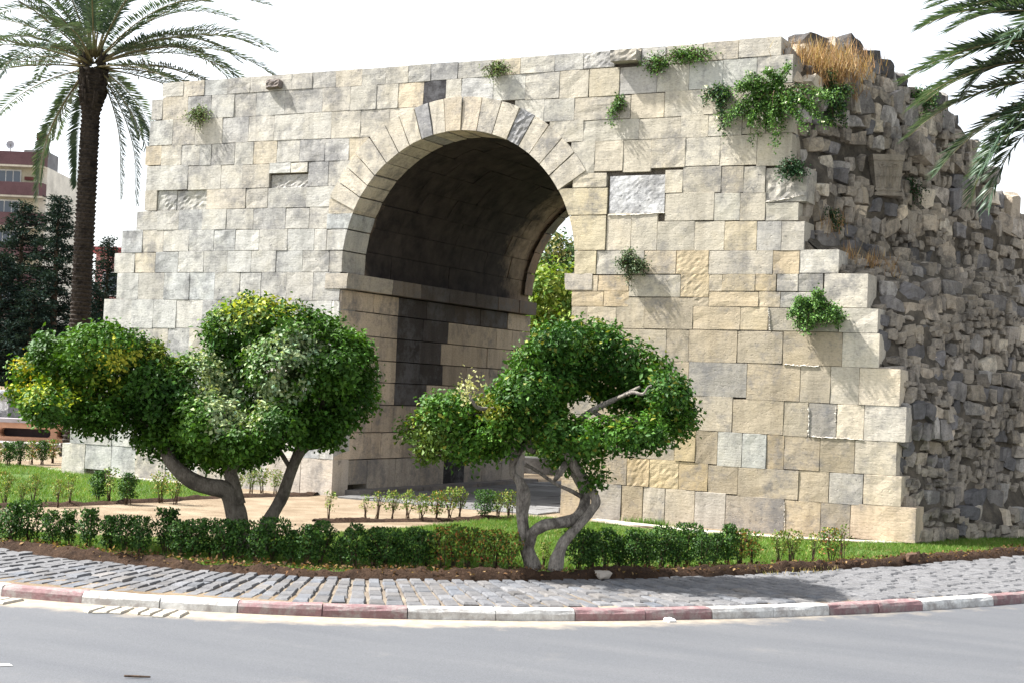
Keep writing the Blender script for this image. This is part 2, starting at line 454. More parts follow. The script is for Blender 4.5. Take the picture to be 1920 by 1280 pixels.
GREY = (0.38, 0.37, 0.345); DKGREY = (0.28, 0.28, 0.275); SOOT = (0.045, 0.043, 0.045)
PALE = (0.55, 0.53, 0.49); OCHRE = (0.50, 0.37, 0.19); ORANGE = (0.50, 0.345, 0.21); BLUE = (0.44, 0.50, 0.53)
A0 = [(305, 182), (384, 180), (427, 177), (606, 165), (766, 156), (857, 148), (973, 140), (1096, 130), (1262, 121), (1421, 107), (1490, 101)]
T1 = [(305, 156), (469, 144.5), (630, 132.5), (722, 126.5), (810, 119), (924, 112), (1037, 102.5), (1153, 94)]
course(T1, A0, [305, 344, 383, 426, 469, 547, 586, 630, 679, 723, 766, 808, 858, 922, 976, 1040, 1094, 1153],
       {0: dict(color=GREY), 1: dict(color=GREY), 3: dict(color=GREY), 5: dict(color=(0.36, .345, .31)), 6: dict(color=DKGREY), 10: dict(color=GREY, stain=.9), 11: dict(stain=.9), 16: dict(color=(0.50, 0.50, 0.50), rough=0.003, nx=10, nz=6, stain=1.0)})
face_block(503, 531, 149, 168, color=(0.17, 0.14, 0.12), stain=0.8, proud=0.09, depth=0.3, rough=.012, nx=5, nz=4, bev=.022, chip=.02)
face_block(1153, 1202, 97, 119, color=(0.20, 0.195, 0.19), stain=0.7, proud=0.16, rough=0.006, nx=6, nz=4, depth=0.5)
course([(1180, 91), (1248, 87), (1385, 73.5), (1465, 68)], [(1180, 126), (1262, 121), (1421, 107), (1466, 103)], [1203, 1248, 1318, 1385, 1465], {0: dict(color=GREY), 1: dict(color=GREY), 2: dict(color=GREY), 3: dict(color=GREY)})
face_block(1178, 1203, 91, 98, color=GREY, stain=.4)
B2L = [(285, 226), (396, 222), (465, 219), (622, 209.5), (676, 207), (750, 203), (794, 200)]
B2R = [(794, 200), (900, 190), (1020, 186), (1104, 184), (1182, 177), (1246, 173.5), (1292, 169), (1355, 165), (1486, 155)]
face_block(284, 304.5, 187, 225, color=(0.36, .345, .32))
course(A0, B2L, [305, 352, 396, 439, 480, 534, 605, 657, 706, 747, 794, 836], {1: dict(color=GREY, stain=.9), 10: dict(color=SOOT, stain=0.6), 5: dict(color=(0.36, 0.35, 0.33), stain=.8)})
course(A0, B2R, [836, 865, 925, 985, 1049, 1104, 1162, 1232, 1292, 1355, 1419, 1487], {10: dict(color=GREY, stain=.7)})
B3L = [(272, 274), (395, 271), (475, 266), (562, 262), (655, 259), (720, 256)]
course(B2L, B3L, [280, 324, 366, 417, 466, 514, 570, 621, 676, 730, 790])
B3R = [(1000, 230), (1077, 226), (1182, 224), (1246, 221), (1328, 215), (1391, 212), (1488, 205)]
course(B2R, B3R, [965, 1020, 1077, 1182, 1246, 1320, 1391, 1440, 1488], {1: dict(color=(0.40, 0.375, 0.32)), 2: dict(color=(0.36, 0.34, 0.30), stain=.6)})
B4L = [(272, 310), (352, 311), (475, 309), (547, 304), (655, 301), (700, 299)]
course(B3L, B4L, [272.5, 302, 340, 374, 396, 440, 475, 519, 562, 609, 654, 690], {3: dict(color=GREY, stain=.6), 4: dict(stain=1.0, color=GREY), 8: dict(color=(0.42, .4, .37), stain=1.0)})
B4R = [(1040, 268), (1095, 265.5), (1170, 263), (1284, 259), (1350, 256), (1484, 248)]
course(B3R, B4R, [1030, 1094, 1198, 1276, 1328, 1391, 1436, 1487])
B5L = [(273, 357), (352, 357), (505, 352), (577, 351), (650, 348)]
course(B4L, B5L, [274, 352, 414, 454, 505])
face_block(505, 545, 305, 325); face_block(545, 577, 305, 324)
face_block(506, 576, 327, 353, color=(0.27, 0.25, 0.225), stain=.75, proud=-0.035, rough=0.005, nx=14, nz=6)
course(B4L, B5L, [577, 616, 660])
B5R = [(1090, 326), (1139, 321), (1224, 324), (1251, 315), (1284, 312), (1367, 310), (1434, 311), (1485, 311)]
course(B4R, B5R, [1070, 1115, 1168, 1221, 1285, 1350, 1419, 1485])
B6L = [(257, 397), (292, 395), (422, 392), (537, 390), (655, 387)]
course(B5L, B6L, [271, 294, 330, 387, 460, 502, 574, 632], {0: dict(color=GREY), 1: dict(color=(0.36, 0.33, 0.27), rough=0.004, nx=8, nz=7, proud=-0.02, stain=.6), 2: dict(color=(0.36, 0.33, 0.27), rough=0.005, proud=-0.03, nx=11, nz=7, stain=.6)})
B7L = [(255, 432), (430, 431), (590, 429), (660, 428)]
course(B6L, B7L, [256, 294, 335, 379, 424, 475, 535, 580, 622], {0: dict(color=GREY), 2: dict(color=(0.43, .42, .40), stain=.9)})
B8L = [(227, 475), (355, 471), (600, 470), (660, 470)]
course(B7L, B8L, [228, 267, 306, 354, 401, 441, 486, 539, 589, 612])
B9L = [(213, 512), (400, 511), (640, 510)]
course(B8L, B9L, [214, 252, 291, 334, 382, 426, 471, 517, 567, 617], {2: dict(color=GREY), 8: dict(stain=1.0)})
B10L = [(219, 561), (430, 563), (640, 564)]
course(B9L, B10L, [219, 259, 307, 355, 402, 449, 489, 537, 587, 637], {2: dict(stain=1.0), 4: dict(stain=1.0), 6: dict(color=GREY, stain=1.0), 8: dict(stain=.9)})
B11L = [(194, 615), (400, 615.5), (640, 618)]
course(B10L, B11L, [194, 246, 287, 330, 379, 430, 510, 566, 621, 636.5], {5: dict(color=(0.05, .045, .045), proud=-.05), 0: dict(color=(0.45, 0.43, 0.40), stain=.3)})  # near-black panel in this row paints the darkness of an open recess
B12L = [(170, 668), (640, 674)]
course(B11L, B12L, [196, 249, 314, 354, 396, 450, 500, 545, 590, 634.5])
B13L = [(150, 722), (640, 737)]
course(B12L, B13L, [176, 225, 262, 310, 355, 400, 452, 500, 540, 592, 632])
B14L = [(128, 776), (640, 800)]
course(B13L, B14L, [150, 200, 245, 290, 340, 388, 430, 480, 530, 575, 629])
B15L = [(115, 829), (253, 838), (640, 862)]
course(B14L, B15L, [132, 159, 210, 255, 310, 360, 405, 455, 505, 550, 600, 626])
BASE = [(112, 879), (259, 896), (622, 929), (1050, 967), (1119, 972), (1302, 992), (1468, 1004), (1600, 1010), (1717, 1011)]
course(B15L, BASE, [116, 159, 208, 253, 310, 370, 430, 500, 563, 623], {1: dict(v0=0.105), 8: dict(color=(0.46, 0.35, 0.25), stain=.2), 7: dict(color=(0.44, .35, .26))})
# right of the arch
face_block(1142, 1246, 329, 400, color=(0.56, 0.558, 0.552), stain=1.2, rough=0.0012, nx=20, nz=14, proud=-0.012)
face_block(1247, 1280, 319, 362)
for a, b in ((1280, 1352), (1352, 1394), (1394, 1435)): face_block(a, b, 312, 362, color=(0.34, 0.31, 0.25), stain=1.0)
face_block(1435, 1513, 314, 379, color=(0.42, 0.40, 0.36), stain=.8, rough=0.006, nx=8, nz=7)
for a, b in ((1247, 1339), (1339, 1388), (1388, 1435)): face_block(a, b, 362, 414)
face_block(1435, 1497, 380, 414)
course([(1136, 400), (1247, 401), (1250, 415), (1508, 415)], [(1130, 470), (1510, 470)], [1137, 1183, 1232, 1302, 1358, 1419, 1465, 1508], {4: dict(color=(0.50, 0.40, 0.24)), 6: dict(color=GREY, stain=.6)})
course([(1070, 470), (1510, 470), (1573, 466)], [(1070, 515), (1500, 514), (1573, 511)], [1119, 1207, 1268, 1329, 1449, 1499, 1573], {0: dict(color=(0.42, 0.41, 0.37)), 2: dict(color=OCHRE, rough=.0022, nx=9, nz=7), 3: dict(color=(0.44, 0.42, 0.38)), 5: dict(color=PALE, stain=.4)})
for a, b in ((1072, 1121), (1121, 1179)): face_block(a, b, 516, 546, color=(0.46, 0.37, 0.25), stain=.35)
for a, b in ((1071, 1132), (1132, 1179)): face_block(a, b, 546, 575, color=(0.48, 0.36, 0.20), stain=.3)
face_block(1179, 1276, 515, 557, color=(0.45, .41, .33)); face_block(1276, 1329, 514, 557, color=OCHRE, rough=.0022, nx=9, nz=7); face_block(1329, 1354, 514, 546)
face_block(1354, 1416, 513, 546, color=(0.47, 0.36, 0.20)); face_block(1416, 1455, 513, 546, color=OCHRE)
face_block(1456, 1497, 513, 547, color=PALE, stain=.5); face_block(1497, 1543, 513, 547, color=DKGREY, stain=.9)
face_block(1545, 1627, 513, 577, color=(0.56, 0.525, 0.45), stain=.3)
for a, b in ((1071, 1100), (1100, 1155), (1155, 1208)): face_block(a, b, 575 if a < 1150 else 558, 616)
face_block(1208, 1299, 558, 617); face_block(1299, 1329, 558, 575)
face_block(1329, 1422, 547, 575, color=(0.46, 0.36, 0.22)); face_block(1422, 1463, 547, 576); face_block(1463, 1543, 548, 577, color=GREY)
face_block(1299, 1388, 575, 618); face_block(1388, 1440, 576, 619, color=(0.45, 0.37, 0.24)); face_block(1440, 1500, 577, 621); face_block(1500, 1572, 578, 622)
face_block(1573, 1646, 578, 624, color=(0.55, 0.51, 0.43), stain=.3)
B11R = [(1060, 668), (1160, 672), (1260, 677), (1382, 680), (1468, 683), (1579, 687), (1650, 690)]
course([(1060, 616), (1300, 618), (1470, 621), (1650, 625)], B11R, [1070, 1115, 1160, 1249, 1291, 1382, 1468, 1579, 1649], {6: dict(color=(0.33, 0.30, 0.24)), 7: dict(color=(0.54, 0.50, 0.42), stain=.25)})
B12R = [(1060, 722), (1200, 732), (1291, 738), (1400, 748), (1500, 753), (1611, 759), (1690, 761)]
course(B11R, B12R, [1067, 1105, 1190, 1291, 1400, 1500, 1557, 1611, 1688], {7: dict(color=(0.52, 0.49, 0.43), stain=.2), 6: dict(color=(0.35, .31, .25))})
B13R = [(1060, 780), (1200, 795), (1305, 806), (1390, 811), (1535, 820), (1620, 825), (1700, 829)]
course(B12R, B13R, [1064, 1120, 1190, 1280, 1373, 1469, 1515, 1569, 1620, 1699], {3: dict(color=(0.52, .46, .37)), 8: dict(color=PALE, stain=.35)})
B14R = [(1060, 840), (1180, 858), (1272, 863), (1385, 876), (1490, 880), (1605, 888), (1682, 891)]
course(B13R, B14R, [1060, 1110, 1190, 1265, 1304, 1345, 1391, 1437, 1470, 1537, 1602, 1681], {5: dict(color=BLUE, stain=.1), 6: dict(color=BLUE, stain=.1), 3: dict(color=(0.47, .37, .2)), 10: dict(color=(0.52, 0.45, 0.35), stain=.2)})
B15R = [(1060, 897), (1136, 906), (1302, 919), (1386, 928), (1472, 936), (1597, 946), (1692, 949)]
course(B14R, B15R, [1055, 1110, 1175, 1217, 1272, 1327, 1383, 1497, 1554, 1618, 1691], {2: dict(color=OCHRE, rough=.0022, nx=8, nz=8), 3: dict(color=(0.52, 0.40, 0.2), rough=.0022, nx=9, nz=8), 4: dict(color=(0.47, .36, .2)), 9: dict(color=(0.50, 0.41, 0.30), stain=.12)})
course(B15R, BASE, [1051, 1110, 1164, 1205, 1246, 1302, 1360, 1470, 1538, 1594], {0: dict(color=(0.5, .40, .27)), 2: dict(color=(0.44, .35, .22)), 3: dict(color=(0.42, .42, .40), stain=.7), 4: dict(color=(0.45, .41, .34)), 5: dict(color=(0.46, .44, .42)), 6: dict(color=(0.36, .29, .21), stain=.9), 7: dict(color=(0.50, 0.39, 0.25), stain=.1), 8: dict(color=(0.34, .28, .21), stain=.7)})
face_block(1594, 1717, 947, 1011, color=(0.52, 0.36, 0.225), stain=.05, nx=5, v0=0.03)

# ring of voussoirs
def polar(p):
    q = on_facade(*p); return math.atan2(q[2] - ARC_Z, q[0]), math.hypot(q[2] - ARC_Z, q[0])
Z3 = lambda x, y: (600 + x / 3.4286, 80 + y / 3.4286)
jp = [(90, 1010), (140, 910), (185, 810), (230, 715), (320, 610), (420, 530), (510, 475), (610, 430), (700, 390), (800, 370), (920, 358), (1045, 366), (1170, 390), (1285, 435), (1380, 480), (1455, 560), (1530, 650), (1605, 740), (1680, 850)]
ang = [polar(Z3(*p)) for p in jp]
R_OUT = 2.56
for k in range(len(ang) - 1):
    a0, a1 = ang[k][0] - 0.0025, ang[k + 1][0] + 0.0025
    ro = (ang[k][1] + ang[k + 1][1]) / 2
    ro = float(np.clip(ro, 2.42, 2.68))
    px, py = proj(np.array([ARC_R * 1.15 * math.cos((a0 + a1) / 2), 0, ARC_Z + ARC_R * 1.15 * math.sin((a0 + a1) / 2)]))
    c = tuple(np.array((0.475, 0.435, 0.36)) * np.exp(rng.normal() * .035)); s = .25
    kw = dict(bev=.0028)
    if k == 7: c, s = (0.33, 0.325, 0.32), 0.9
    if k == 13: c, s, kw = (0.23, 0.23, 0.235), 0.9, dict(rough=0.006, nx=6, nz=9)
    if k in (10, 9): c = (0.48, 0.42, 0.33)
    if k == 11: s = 0.9
    grid_block('voussoir', lambda S, T: ((ARC_R + (ro - ARC_R) * T) * np.cos(a0 + (a1 - a0) * S), ARC_Z + (ARC_R + (ro - ARC_R) * T) * np.sin(a0 + (a1 - a0) * S)),
               FAC, (abs(a1 - a0) * ARC_R, ro - ARC_R), c, s, y0=-0.016 + rng.normal() * 0.005, depth=0.62, **kw)
# horizontally bedded stones that carry the curve of the arch
def arch_side(v0, v1, uo, side, color=None, stain=.5):
    def fn(S, T):
        z = v0 + 0.004 + (v1 - v0 - 0.008) * T
        ui = side * np.sqrt(np.maximum(ARC_R ** 2 - np.maximum(z - ARC_Z, 0) ** 2, 0.01))
        return ui + (uo - ui) * S, z
    px, py = proj(np.array([side * 2.2, 0, (v0 + v1) / 2])); c, s = stone_colour(px, py)
    grid_block('springer_block', fn, FAC, (abs(uo - side * ARC_R), v1 - v0), color or c, stain, y0=-0.008, depth=0.62)
vL = lambda y, x=630: on_facade(x, y)[2]
for ya, yb, xo in ((400, 430, 613), (430, 470, 613), (470, 511, 618)):
    arch_side(vL(yb), vL(ya), on_facade(xo, (ya + yb) / 2)[0], -1)
arch_side(vL(402, 630), vL(372, 630), on_facade(617, 385)[0], -1)
for ya, yb, xo in ((352, 404, 1139), (404, 470, 1136), (470, 515, 1118)):
    arch_side(vL(yb, 1100), vL(ya, 1100), on_facade(xo, (ya + yb) / 2)[0], 1, (0.45, 0.395, 0.28), .4)
face_block(1074, 1138, 325, 352, color=(0.40, 0.35, 0.25), stain=.6)

# passage walls (a along the passage, b up, d into the wall)
LW = lambda a, b, d: np.stack([-ARC_R - d + 0 * a, a, b], -1)
RW = lambda a, b, d: np.stack([ARC_R + d + 0 * a, a, b], -1)
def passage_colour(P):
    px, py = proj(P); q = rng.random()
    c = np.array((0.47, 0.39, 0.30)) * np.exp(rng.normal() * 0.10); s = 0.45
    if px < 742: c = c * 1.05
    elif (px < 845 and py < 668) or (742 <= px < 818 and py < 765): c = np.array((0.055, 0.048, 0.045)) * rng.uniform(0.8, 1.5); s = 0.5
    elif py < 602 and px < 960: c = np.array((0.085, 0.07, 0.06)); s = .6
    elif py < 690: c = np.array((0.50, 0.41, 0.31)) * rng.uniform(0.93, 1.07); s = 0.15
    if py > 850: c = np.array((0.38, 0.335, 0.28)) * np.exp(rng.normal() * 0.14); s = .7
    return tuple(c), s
rows = [0.0, 0.53, 0.94, 1.37, 1.72, 2.06, 2.42, 2.78, 3.08]
firstj = [[0, .34, .95, 1.75, 2.5, 3.25, 3.95, 4.6, 5.3, 6.2], [0, .8, 1.3, 1.9, 2.5, 3.1, 3.8, 4.5, 5.2, 6.2], [0, .55, 1.0, 1.62, 2.4, 3.0, 3.7, 4.4, 5.4, 6.2], [0, .7, 1.25, 1.62, 2.6, 3.3, 4.0, 4.7, 5.5, 6.2],
          [0, .5, 1.1, 1.62, 2.35, 3.1, 3.9, 4.7, 5.4, 6.2], [0, .6, 1.62, 2.3, 3.0, 3.75, 4.6, 5.5, 6.2], [0, .6, 1.15, 1.62, 2.4, 3.2, 4.0, 4.9, 5.5, 6.2], [0, .9, 1.62, 2.5, 3.4, 4.3, 5.3, 6.2]]
for side, W in ((-1, LW), (1, RW)):
    for i in range(8):
        js = firstj[i] if side < 0 else [0] + sorted(rng.uniform(0.5, 5.7, 8).tolist()) + [6.2]
        for k in range(len(js) - 1):
            a0, a1, b0, b1 = js[k] + .004, js[k + 1] - .004, rows[i] + .004, rows[i + 1] - .004
            if k == 0: a0 = 0.43 if False else 0.02
            if a1 - a0 < 0.15: continue
            if i == 0: b0 = -0.05
            if i == 0 and side < 0 and k == 1: b0 = 0.15
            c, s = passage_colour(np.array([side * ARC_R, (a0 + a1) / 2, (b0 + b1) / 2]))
            if side < 0 and i == 0 and k == 5: c, s = (0.03, 0.028, 0.028), .5  # black stone in place of a hollow, its shade put into the colour
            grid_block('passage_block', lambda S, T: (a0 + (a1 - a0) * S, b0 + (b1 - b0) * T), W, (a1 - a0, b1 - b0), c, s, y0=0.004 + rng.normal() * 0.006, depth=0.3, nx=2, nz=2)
    # impost cornice
    cj = [0.0, 0.62, 1.25, 2.1, 3.0, 3.9, 4.7, 5.5, 6.2]
    for k in range(8):
        a0, a1 = cj[k] + .004, cj[k + 1] - .004
        if k == 0: a0 = -0.012
        px, py = proj(np.array([side * ARC_R, (a0 + a1) / 2, 3.2]))
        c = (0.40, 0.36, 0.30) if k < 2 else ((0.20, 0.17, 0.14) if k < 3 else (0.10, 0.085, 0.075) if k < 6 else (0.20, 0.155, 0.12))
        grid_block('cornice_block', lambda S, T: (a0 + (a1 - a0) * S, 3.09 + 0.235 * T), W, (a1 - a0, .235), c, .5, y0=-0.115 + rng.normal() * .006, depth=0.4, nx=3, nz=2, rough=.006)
    # low plinth along the foot of the wall
    pj = [0.35, 1.3, 2.2, 3.1, 4.0, 5.1, 6.3]
    for k in range(6):
        a0, a1 = pj[k] + .005, pj[k + 1] - .005
        grid_block('plinth_block', lambda S, T: (a0 + (a1 - a0) * S, -0.05 + (0.13 + 0.0) * T), W, (a1 - a0, .15), (0.22, 0.20, 0.18), .6, y0=-0.26 + rng.normal() * .01, depth=0.27, nx=2, nz=1, rough=.008)
# barrel vault
RV = 2.0
VA = lambda a, b, d: np.stack([(RV + d) * np.cos(b), a, ARC_Z + (RV + d) * np.sin(b)], -1)
vj = [0.615, 1.45, 2.35, 3.25, 4.1, 5.0, 5.75, 6.2]
nb = 17
for i in range(nb):
    b0, b1 = -0.06 + (math.pi + 0.12) * i / nb, -0.06 + (math.pi + 0.12) * (i + 1) / nb
    offs = 0.3 * (i % 2)
    js = [vj[0]] + [v + offs for v in vj[1:-1] if v + offs < 6.0] + [6.2]
    for k in range(len(js) - 1):
        a0, a1 = js[k] + .003, js[k + 1] - .003
        P = VA(np.array((a0 + a1) / 2), np.array((b0 + b1) / 2), np.array(0.0)); px, py = proj(P)
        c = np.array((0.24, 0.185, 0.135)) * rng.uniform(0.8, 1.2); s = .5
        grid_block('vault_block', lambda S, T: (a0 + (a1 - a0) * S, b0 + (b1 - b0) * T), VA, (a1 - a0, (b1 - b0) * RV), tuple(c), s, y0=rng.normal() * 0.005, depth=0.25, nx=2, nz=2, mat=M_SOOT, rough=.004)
# rear ring so that the far mouth of the passage has an edge
for i in range(15):
    b0, b1 = math.pi * i / 15 + .002, math.pi * (i + 1) / 15 - .002
    grid_block('rear_voussoir', lambda S, T: ((ARC_R + .6 * T) * np.cos(b0 + (b1 - b0) * S), ARC_Z + (ARC_R + .6 * T) * np.sin(b0 + (b1 - b0) * S)), lambda a, b, d: np.stack([a, DEPTH + .02 - d, b], -1), (0.4, .6), (0.27 * rng.uniform(.8, 1.1), 0.205, 0.15), .5, y0=0, depth=.31, nx=2, nz=2)

# ---- masonry core behind the facing: silhouette of the wall with the opening cut out, carried through the depth
left_edge = [(on_facade(x, y)[0] + .12, on_facade(x, y)[2]) for x, y in ((112, 879), (116, 829), (132, 829), (132, 776), (150, 776), (150, 722), (176, 722), (176, 668), (196, 668), (194, 561), (219, 561), (219, 512), (214, 512), (214, 474), (228, 474), (228, 432), (256, 432), (257, 396), (271, 396), (271, 357), (274, 310), (272, 272), (284, 226), (284, 187), (305, 184), (305, 160))]
right_steps = [[0.27, 6.69], [0.65, 6.51], [1.07, 6.43], [1.47, 6.54], [1.92, 6.45], [2.38, 6.18], [2.74, 6.14], [3.11, 6.0], [3.49, 5.62], [3.82, 5.16], [4.47, 5.15], [4.92, 4.96], [5.3, 4.97], [5.61, 4.95], [5.96, 4.93], [6.28, 4.77]]
RS = np.array(right_steps)
def u_edge(v): return np.interp(v, RS[:, 0], RS[:, 1])
out = [(left_edge[0][0], -0.1)] + left_edge
out += [(u, v) for u, v in [(-5.4, 6.30), (0, 6.30), (2.0, 6.28), (4.6, 6.28)]]
out += [(float(u_edge(v)) - 0.16, v) for v in (6.2, 5.6, 4.5, 3.9, 3.6, 3.3, 2.7, 2.0, 1.2, 0.5, -0.1)]
ri = 2.2
arc = [(ri * math.cos(a), ARC_Z + ri * math.sin(a)) for a in np.linspace(0, math.pi, 25)]
out += [(2.2, -0.1)] + arc + [(-2.2, -0.1)]
n = len(out)
V = [(u, 0.06, v) for u, v in out] + [(u, DEPTH, v) for u, v in out]
from mathutils.geometry import tessellate_polygon
tri = tessellate_polygon([[Vector((u, v, 0)) for u, v in out]])
F = [tuple(t) for t in tri] + [tuple(n + k for k in t[::-1]) for t in tri] + [(k, n + k, n + (k + 1) % n, (k + 1) % n) for k in range(n)]
me = poly_mesh('masonry_core', V, F, M_MORTAR)
link('masonry_core', me, gate)

# ---- broken rubble end
VT_S = [0, 0.5, 1.0, 1.45, 2.0, 2.7, 3.3, 3.9, 4.25, 4.3, 4.45, 4.95, 5.45, 6.2, 6.8]
VT_V = [6.30, 6.38, 6.55, 6.72, 6.6, 6.48, 6.35, 6.3, 6.40, 6.05, 6.0, 5.62, 5.05, 4.95, 4.7]
def v_top(s): return np.interp(s, VT_S, VT_V)
def rub_pt(s, v, out_=0.0):
    s = np.asarray(s, float); v = np.asarray(v, float)
    ue = u_edge(np.minimum(v, 6.28)) - np.clip(v - 6.0, 0, 1) * 0.3
    u = ue + 0.28 * s - 0.10 * np.exp(-s * 3) + 0.07 * vnoise(np.stack([s, v, 0 * s], -1), 5, 1.3) + out_
    return np.stack([u, s + 0.16, v], -1)
ns, nv = 46, 46
S, T = np.meshgrid(np.linspace(0, 6.4, ns), np.linspace(0, 1, nv), indexing='ij')
Vv = -0.1 + T * (v_top(S) - 0.06 + 0.1)
P = rub_pt(S, Vv, -0.01)
P[..., 0] += 0.05 * vnoise(P, 9, 4.0)
G = P.reshape(-1, 3)
F = [(i * nv + j, (i + 1) * nv + j, (i + 1) * nv + j + 1, i * nv + j + 1) for i in range(ns - 1) for j in range(nv - 1)]
# top surface back to the middle of the monument and the rear closing
top = P[:, -1, :].copy(); inner = top.copy(); inner[:, 0] = 3.6; inner[:, 2] = np.minimum(inner[:, 2] - .1, 6.2)
b0 = len(G); G = np.vstack([G, inner])
for i in range(ns - 1): F.append((i * nv + nv - 1, (i + 1) * nv + nv - 1, b0 + i + 1, b0 + i))
b1 = len(G); rear = P[-1].copy(); rear[:, 0] = 2.4; G = np.vstack([G, rear])
for j in range(nv - 1): F.append(((ns - 1) * nv + j, (ns - 1) * nv + j + 1, b1 + j + 1, b1 + j))
link('broken_core', poly_mesh('broken_core', G, F, M_RCORE), gate)

def stone_shape(r, n=3):
    """irregular quarry stone: a gridded cube pulled towards a superellipsoid, knocked out of true"""
    idx = {}; V = []; F = []
    def vid(p):
        if p not in idx: idx[p] = len(V); V.append(p)
        return idx[p]
    for ax in range(3):
        for sg in (0, n):
            for i in range(n):
                for j in range(n):
                    q = []
                    for (a, b) in ((i, j), (i + 1, j), (i + 1, j + 1), (i, j + 1)):
                        c = [0, 0, 0]; c[ax] = sg; c[(ax + 1) % 3] = a; c[(ax + 2) % 3] = b; q.append(vid(tuple(c)))
                    F.append(tuple(q))
    P = np.array(V, float) / n * 2 - 1
    e = r.uniform(6.0, 16.0)
    P = P / (np.sum(np.abs(P) ** e, 1) ** (1 / e))[:, None]
    sh = r.normal(size=(3, 3)) * .09; np.fill_diagonal(sh, 0); P = P + P @ sh
    P = P * (1 + r.normal(size=(len(P), 1)) * .05) + r.normal(size=P.shape) * .042
    tp = 1 + r.uniform(-.22, .22, 2); P[:, 1] *= np.interp(P[:, 2], [-1, 1], [tp[0], 2 - tp[0]]); P[:, 2] *= np.interp(P[:, 1], [-1, 1], [tp[1], 2 - tp[1]])
    return P, F
SH = [stone_shape(np.random.default_rng(50 + i)) for i in range(22)]
SHM = [poly_mesh('rubble_stone', V, F, M_RUBBLE) for V, F in SH]
stones = []
r2 = np.random.default_rng(11)
CAPITAL = (1.78, 4.85)
for (sa, sb) in ((0.0, 1.15), (1.15, 2.3), (2.3, 3.3), (3.3, 4.6), (4.6, 6.4)):
    v = -0.02
    while v < 6.75:
        bigrow = v > 4.2
        h = r2.uniform(.13, .31) if bigrow else r2.choice([r2.uniform(.07, .13), r2.uniform(.13, .26)], p=[.45, .55])
        s = sa - r2.uniform(0, .12)
        while s < sb - .04:
            w = h * r2.uniform(.7, 1.9) if not (h > .2 and r2.random() < .45) else h * r2.uniform(.3, .6)
            w = float(np.clip(w, .075, .5))
            hh = h * r2.uniform(.7, 1.08); vv = v + h / 2 + r2.normal() * .03 + 0.06 * math.sin(s * 1.7 + v)
            sc = s + w / 2
            if vv + hh * .25 < v_top(sc) and not (abs(sc - CAPITAL[0]) < .30 and abs(vv - CAPITAL[1]) < .36):
                if sc > 0.02 and r2.random() > .04:
                    stones.append((sc, vv, w * .52, hh * .52, r2.uniform(.055, .10), r2.uniform(-.06, .012 if h > .18 else -.005)))
            s += w + r2.uniform(.0, .02)
        v += h * .97
# tumbled crest stones on the skyline
for sc in np.arange(.5, 6.2, .17):
    sc = sc + r2.normal() * .05; z = float(v_top(sc)) + r2.uniform(-.14, .01); w = r2.uniform(.08, .2)
    stones.append((sc, z, w, w * r2.uniform(.6, .9), w * 1.2, r2.uniform(-.35, -.02)))
    if r2.random() < .7: stones.append((sc, z - .05, w, w * .7, w, r2.uniform(-.9, -.35)))
stones += [(4.18, 6.22, .10, .24, .12, .02), (5.72, 4.78, .12, .34, .14, .03), (1.95, 6.66, .20, .13, .21, -.12), (2.25, 6.58, .20, .13, .22, -.10), (2.6, 6.50, .22, .12, .2, -.08), (3.0, 6.40, .22, .11, .2, -.06), (2.9, 5.35, .32, .15, .15, .03), (3.5, 5.30, .26, .14, .14, .02)]
recs = []
for (sc, vv, hw, hh, hd, o) in stones:
    p = rub_pt(sc, vv, o)
    px, py = proj(p); dist = np.linalg.norm(p - CAM)
    vis = 1.0 if (-20 < px < 1950) else 0.05
    recs.append((hw * hh / dist ** 2 * vis, p, hw, hh, hd))
recs.sort(key=lambda t: -t[0])
pal = [(0.24, 0.215, 0.185), (0.29, 0.25, 0.20), (0.17, 0.16, 0.15), (0.125, 0.12, 0.12), (0.33, 0.285, 0.225), (0.20, 0.175, 0.14), (0.27, 0.255, 0.235), (0.38, 0.34, 0.275), (0.10, 0.098, 0.10)]
rest = MB()
for i, (_, p, hw, hh, hd) in enumerate(recs):
    k = r2.integers(len(SH)); rz = r2.normal() * .11; rx = r2.normal() * .11
    mat = Matrix.Translation(p) @ Matrix.Rotation(math.radians(-15.6) + rz, 4, 'Z') @ Matrix.Rotation(rx, 4, 'X') @ Matrix.Diagonal((hd, hw, hh, 1))
    if i < 300:
        o = link('rubble_stone', SHM[k], gate); o.matrix_world = mat
        c = np.array(pal[r2.integers(len(pal))]) * r2.uniform(.85, 1.35) * (1.18 if p[2] > 4.2 else 1.05)
        if hd > .195 and p[2] > 6.2: c = np.array((.075, .07, .068))
        o.color = (*(c * 1.45), r2.uniform(.4, 1.1))
    else:
        A = np.array(mat); Vw = SH[k][0] @ A[:3, :3].T + A[:3, 3]
        rest.add(Vw, SH[k][1])
o = rest.build('small_rubble', M_RUBBLE, gate); o.color = (0.36, 0.32, 0.265, .7); tag(o, kind='stuff')

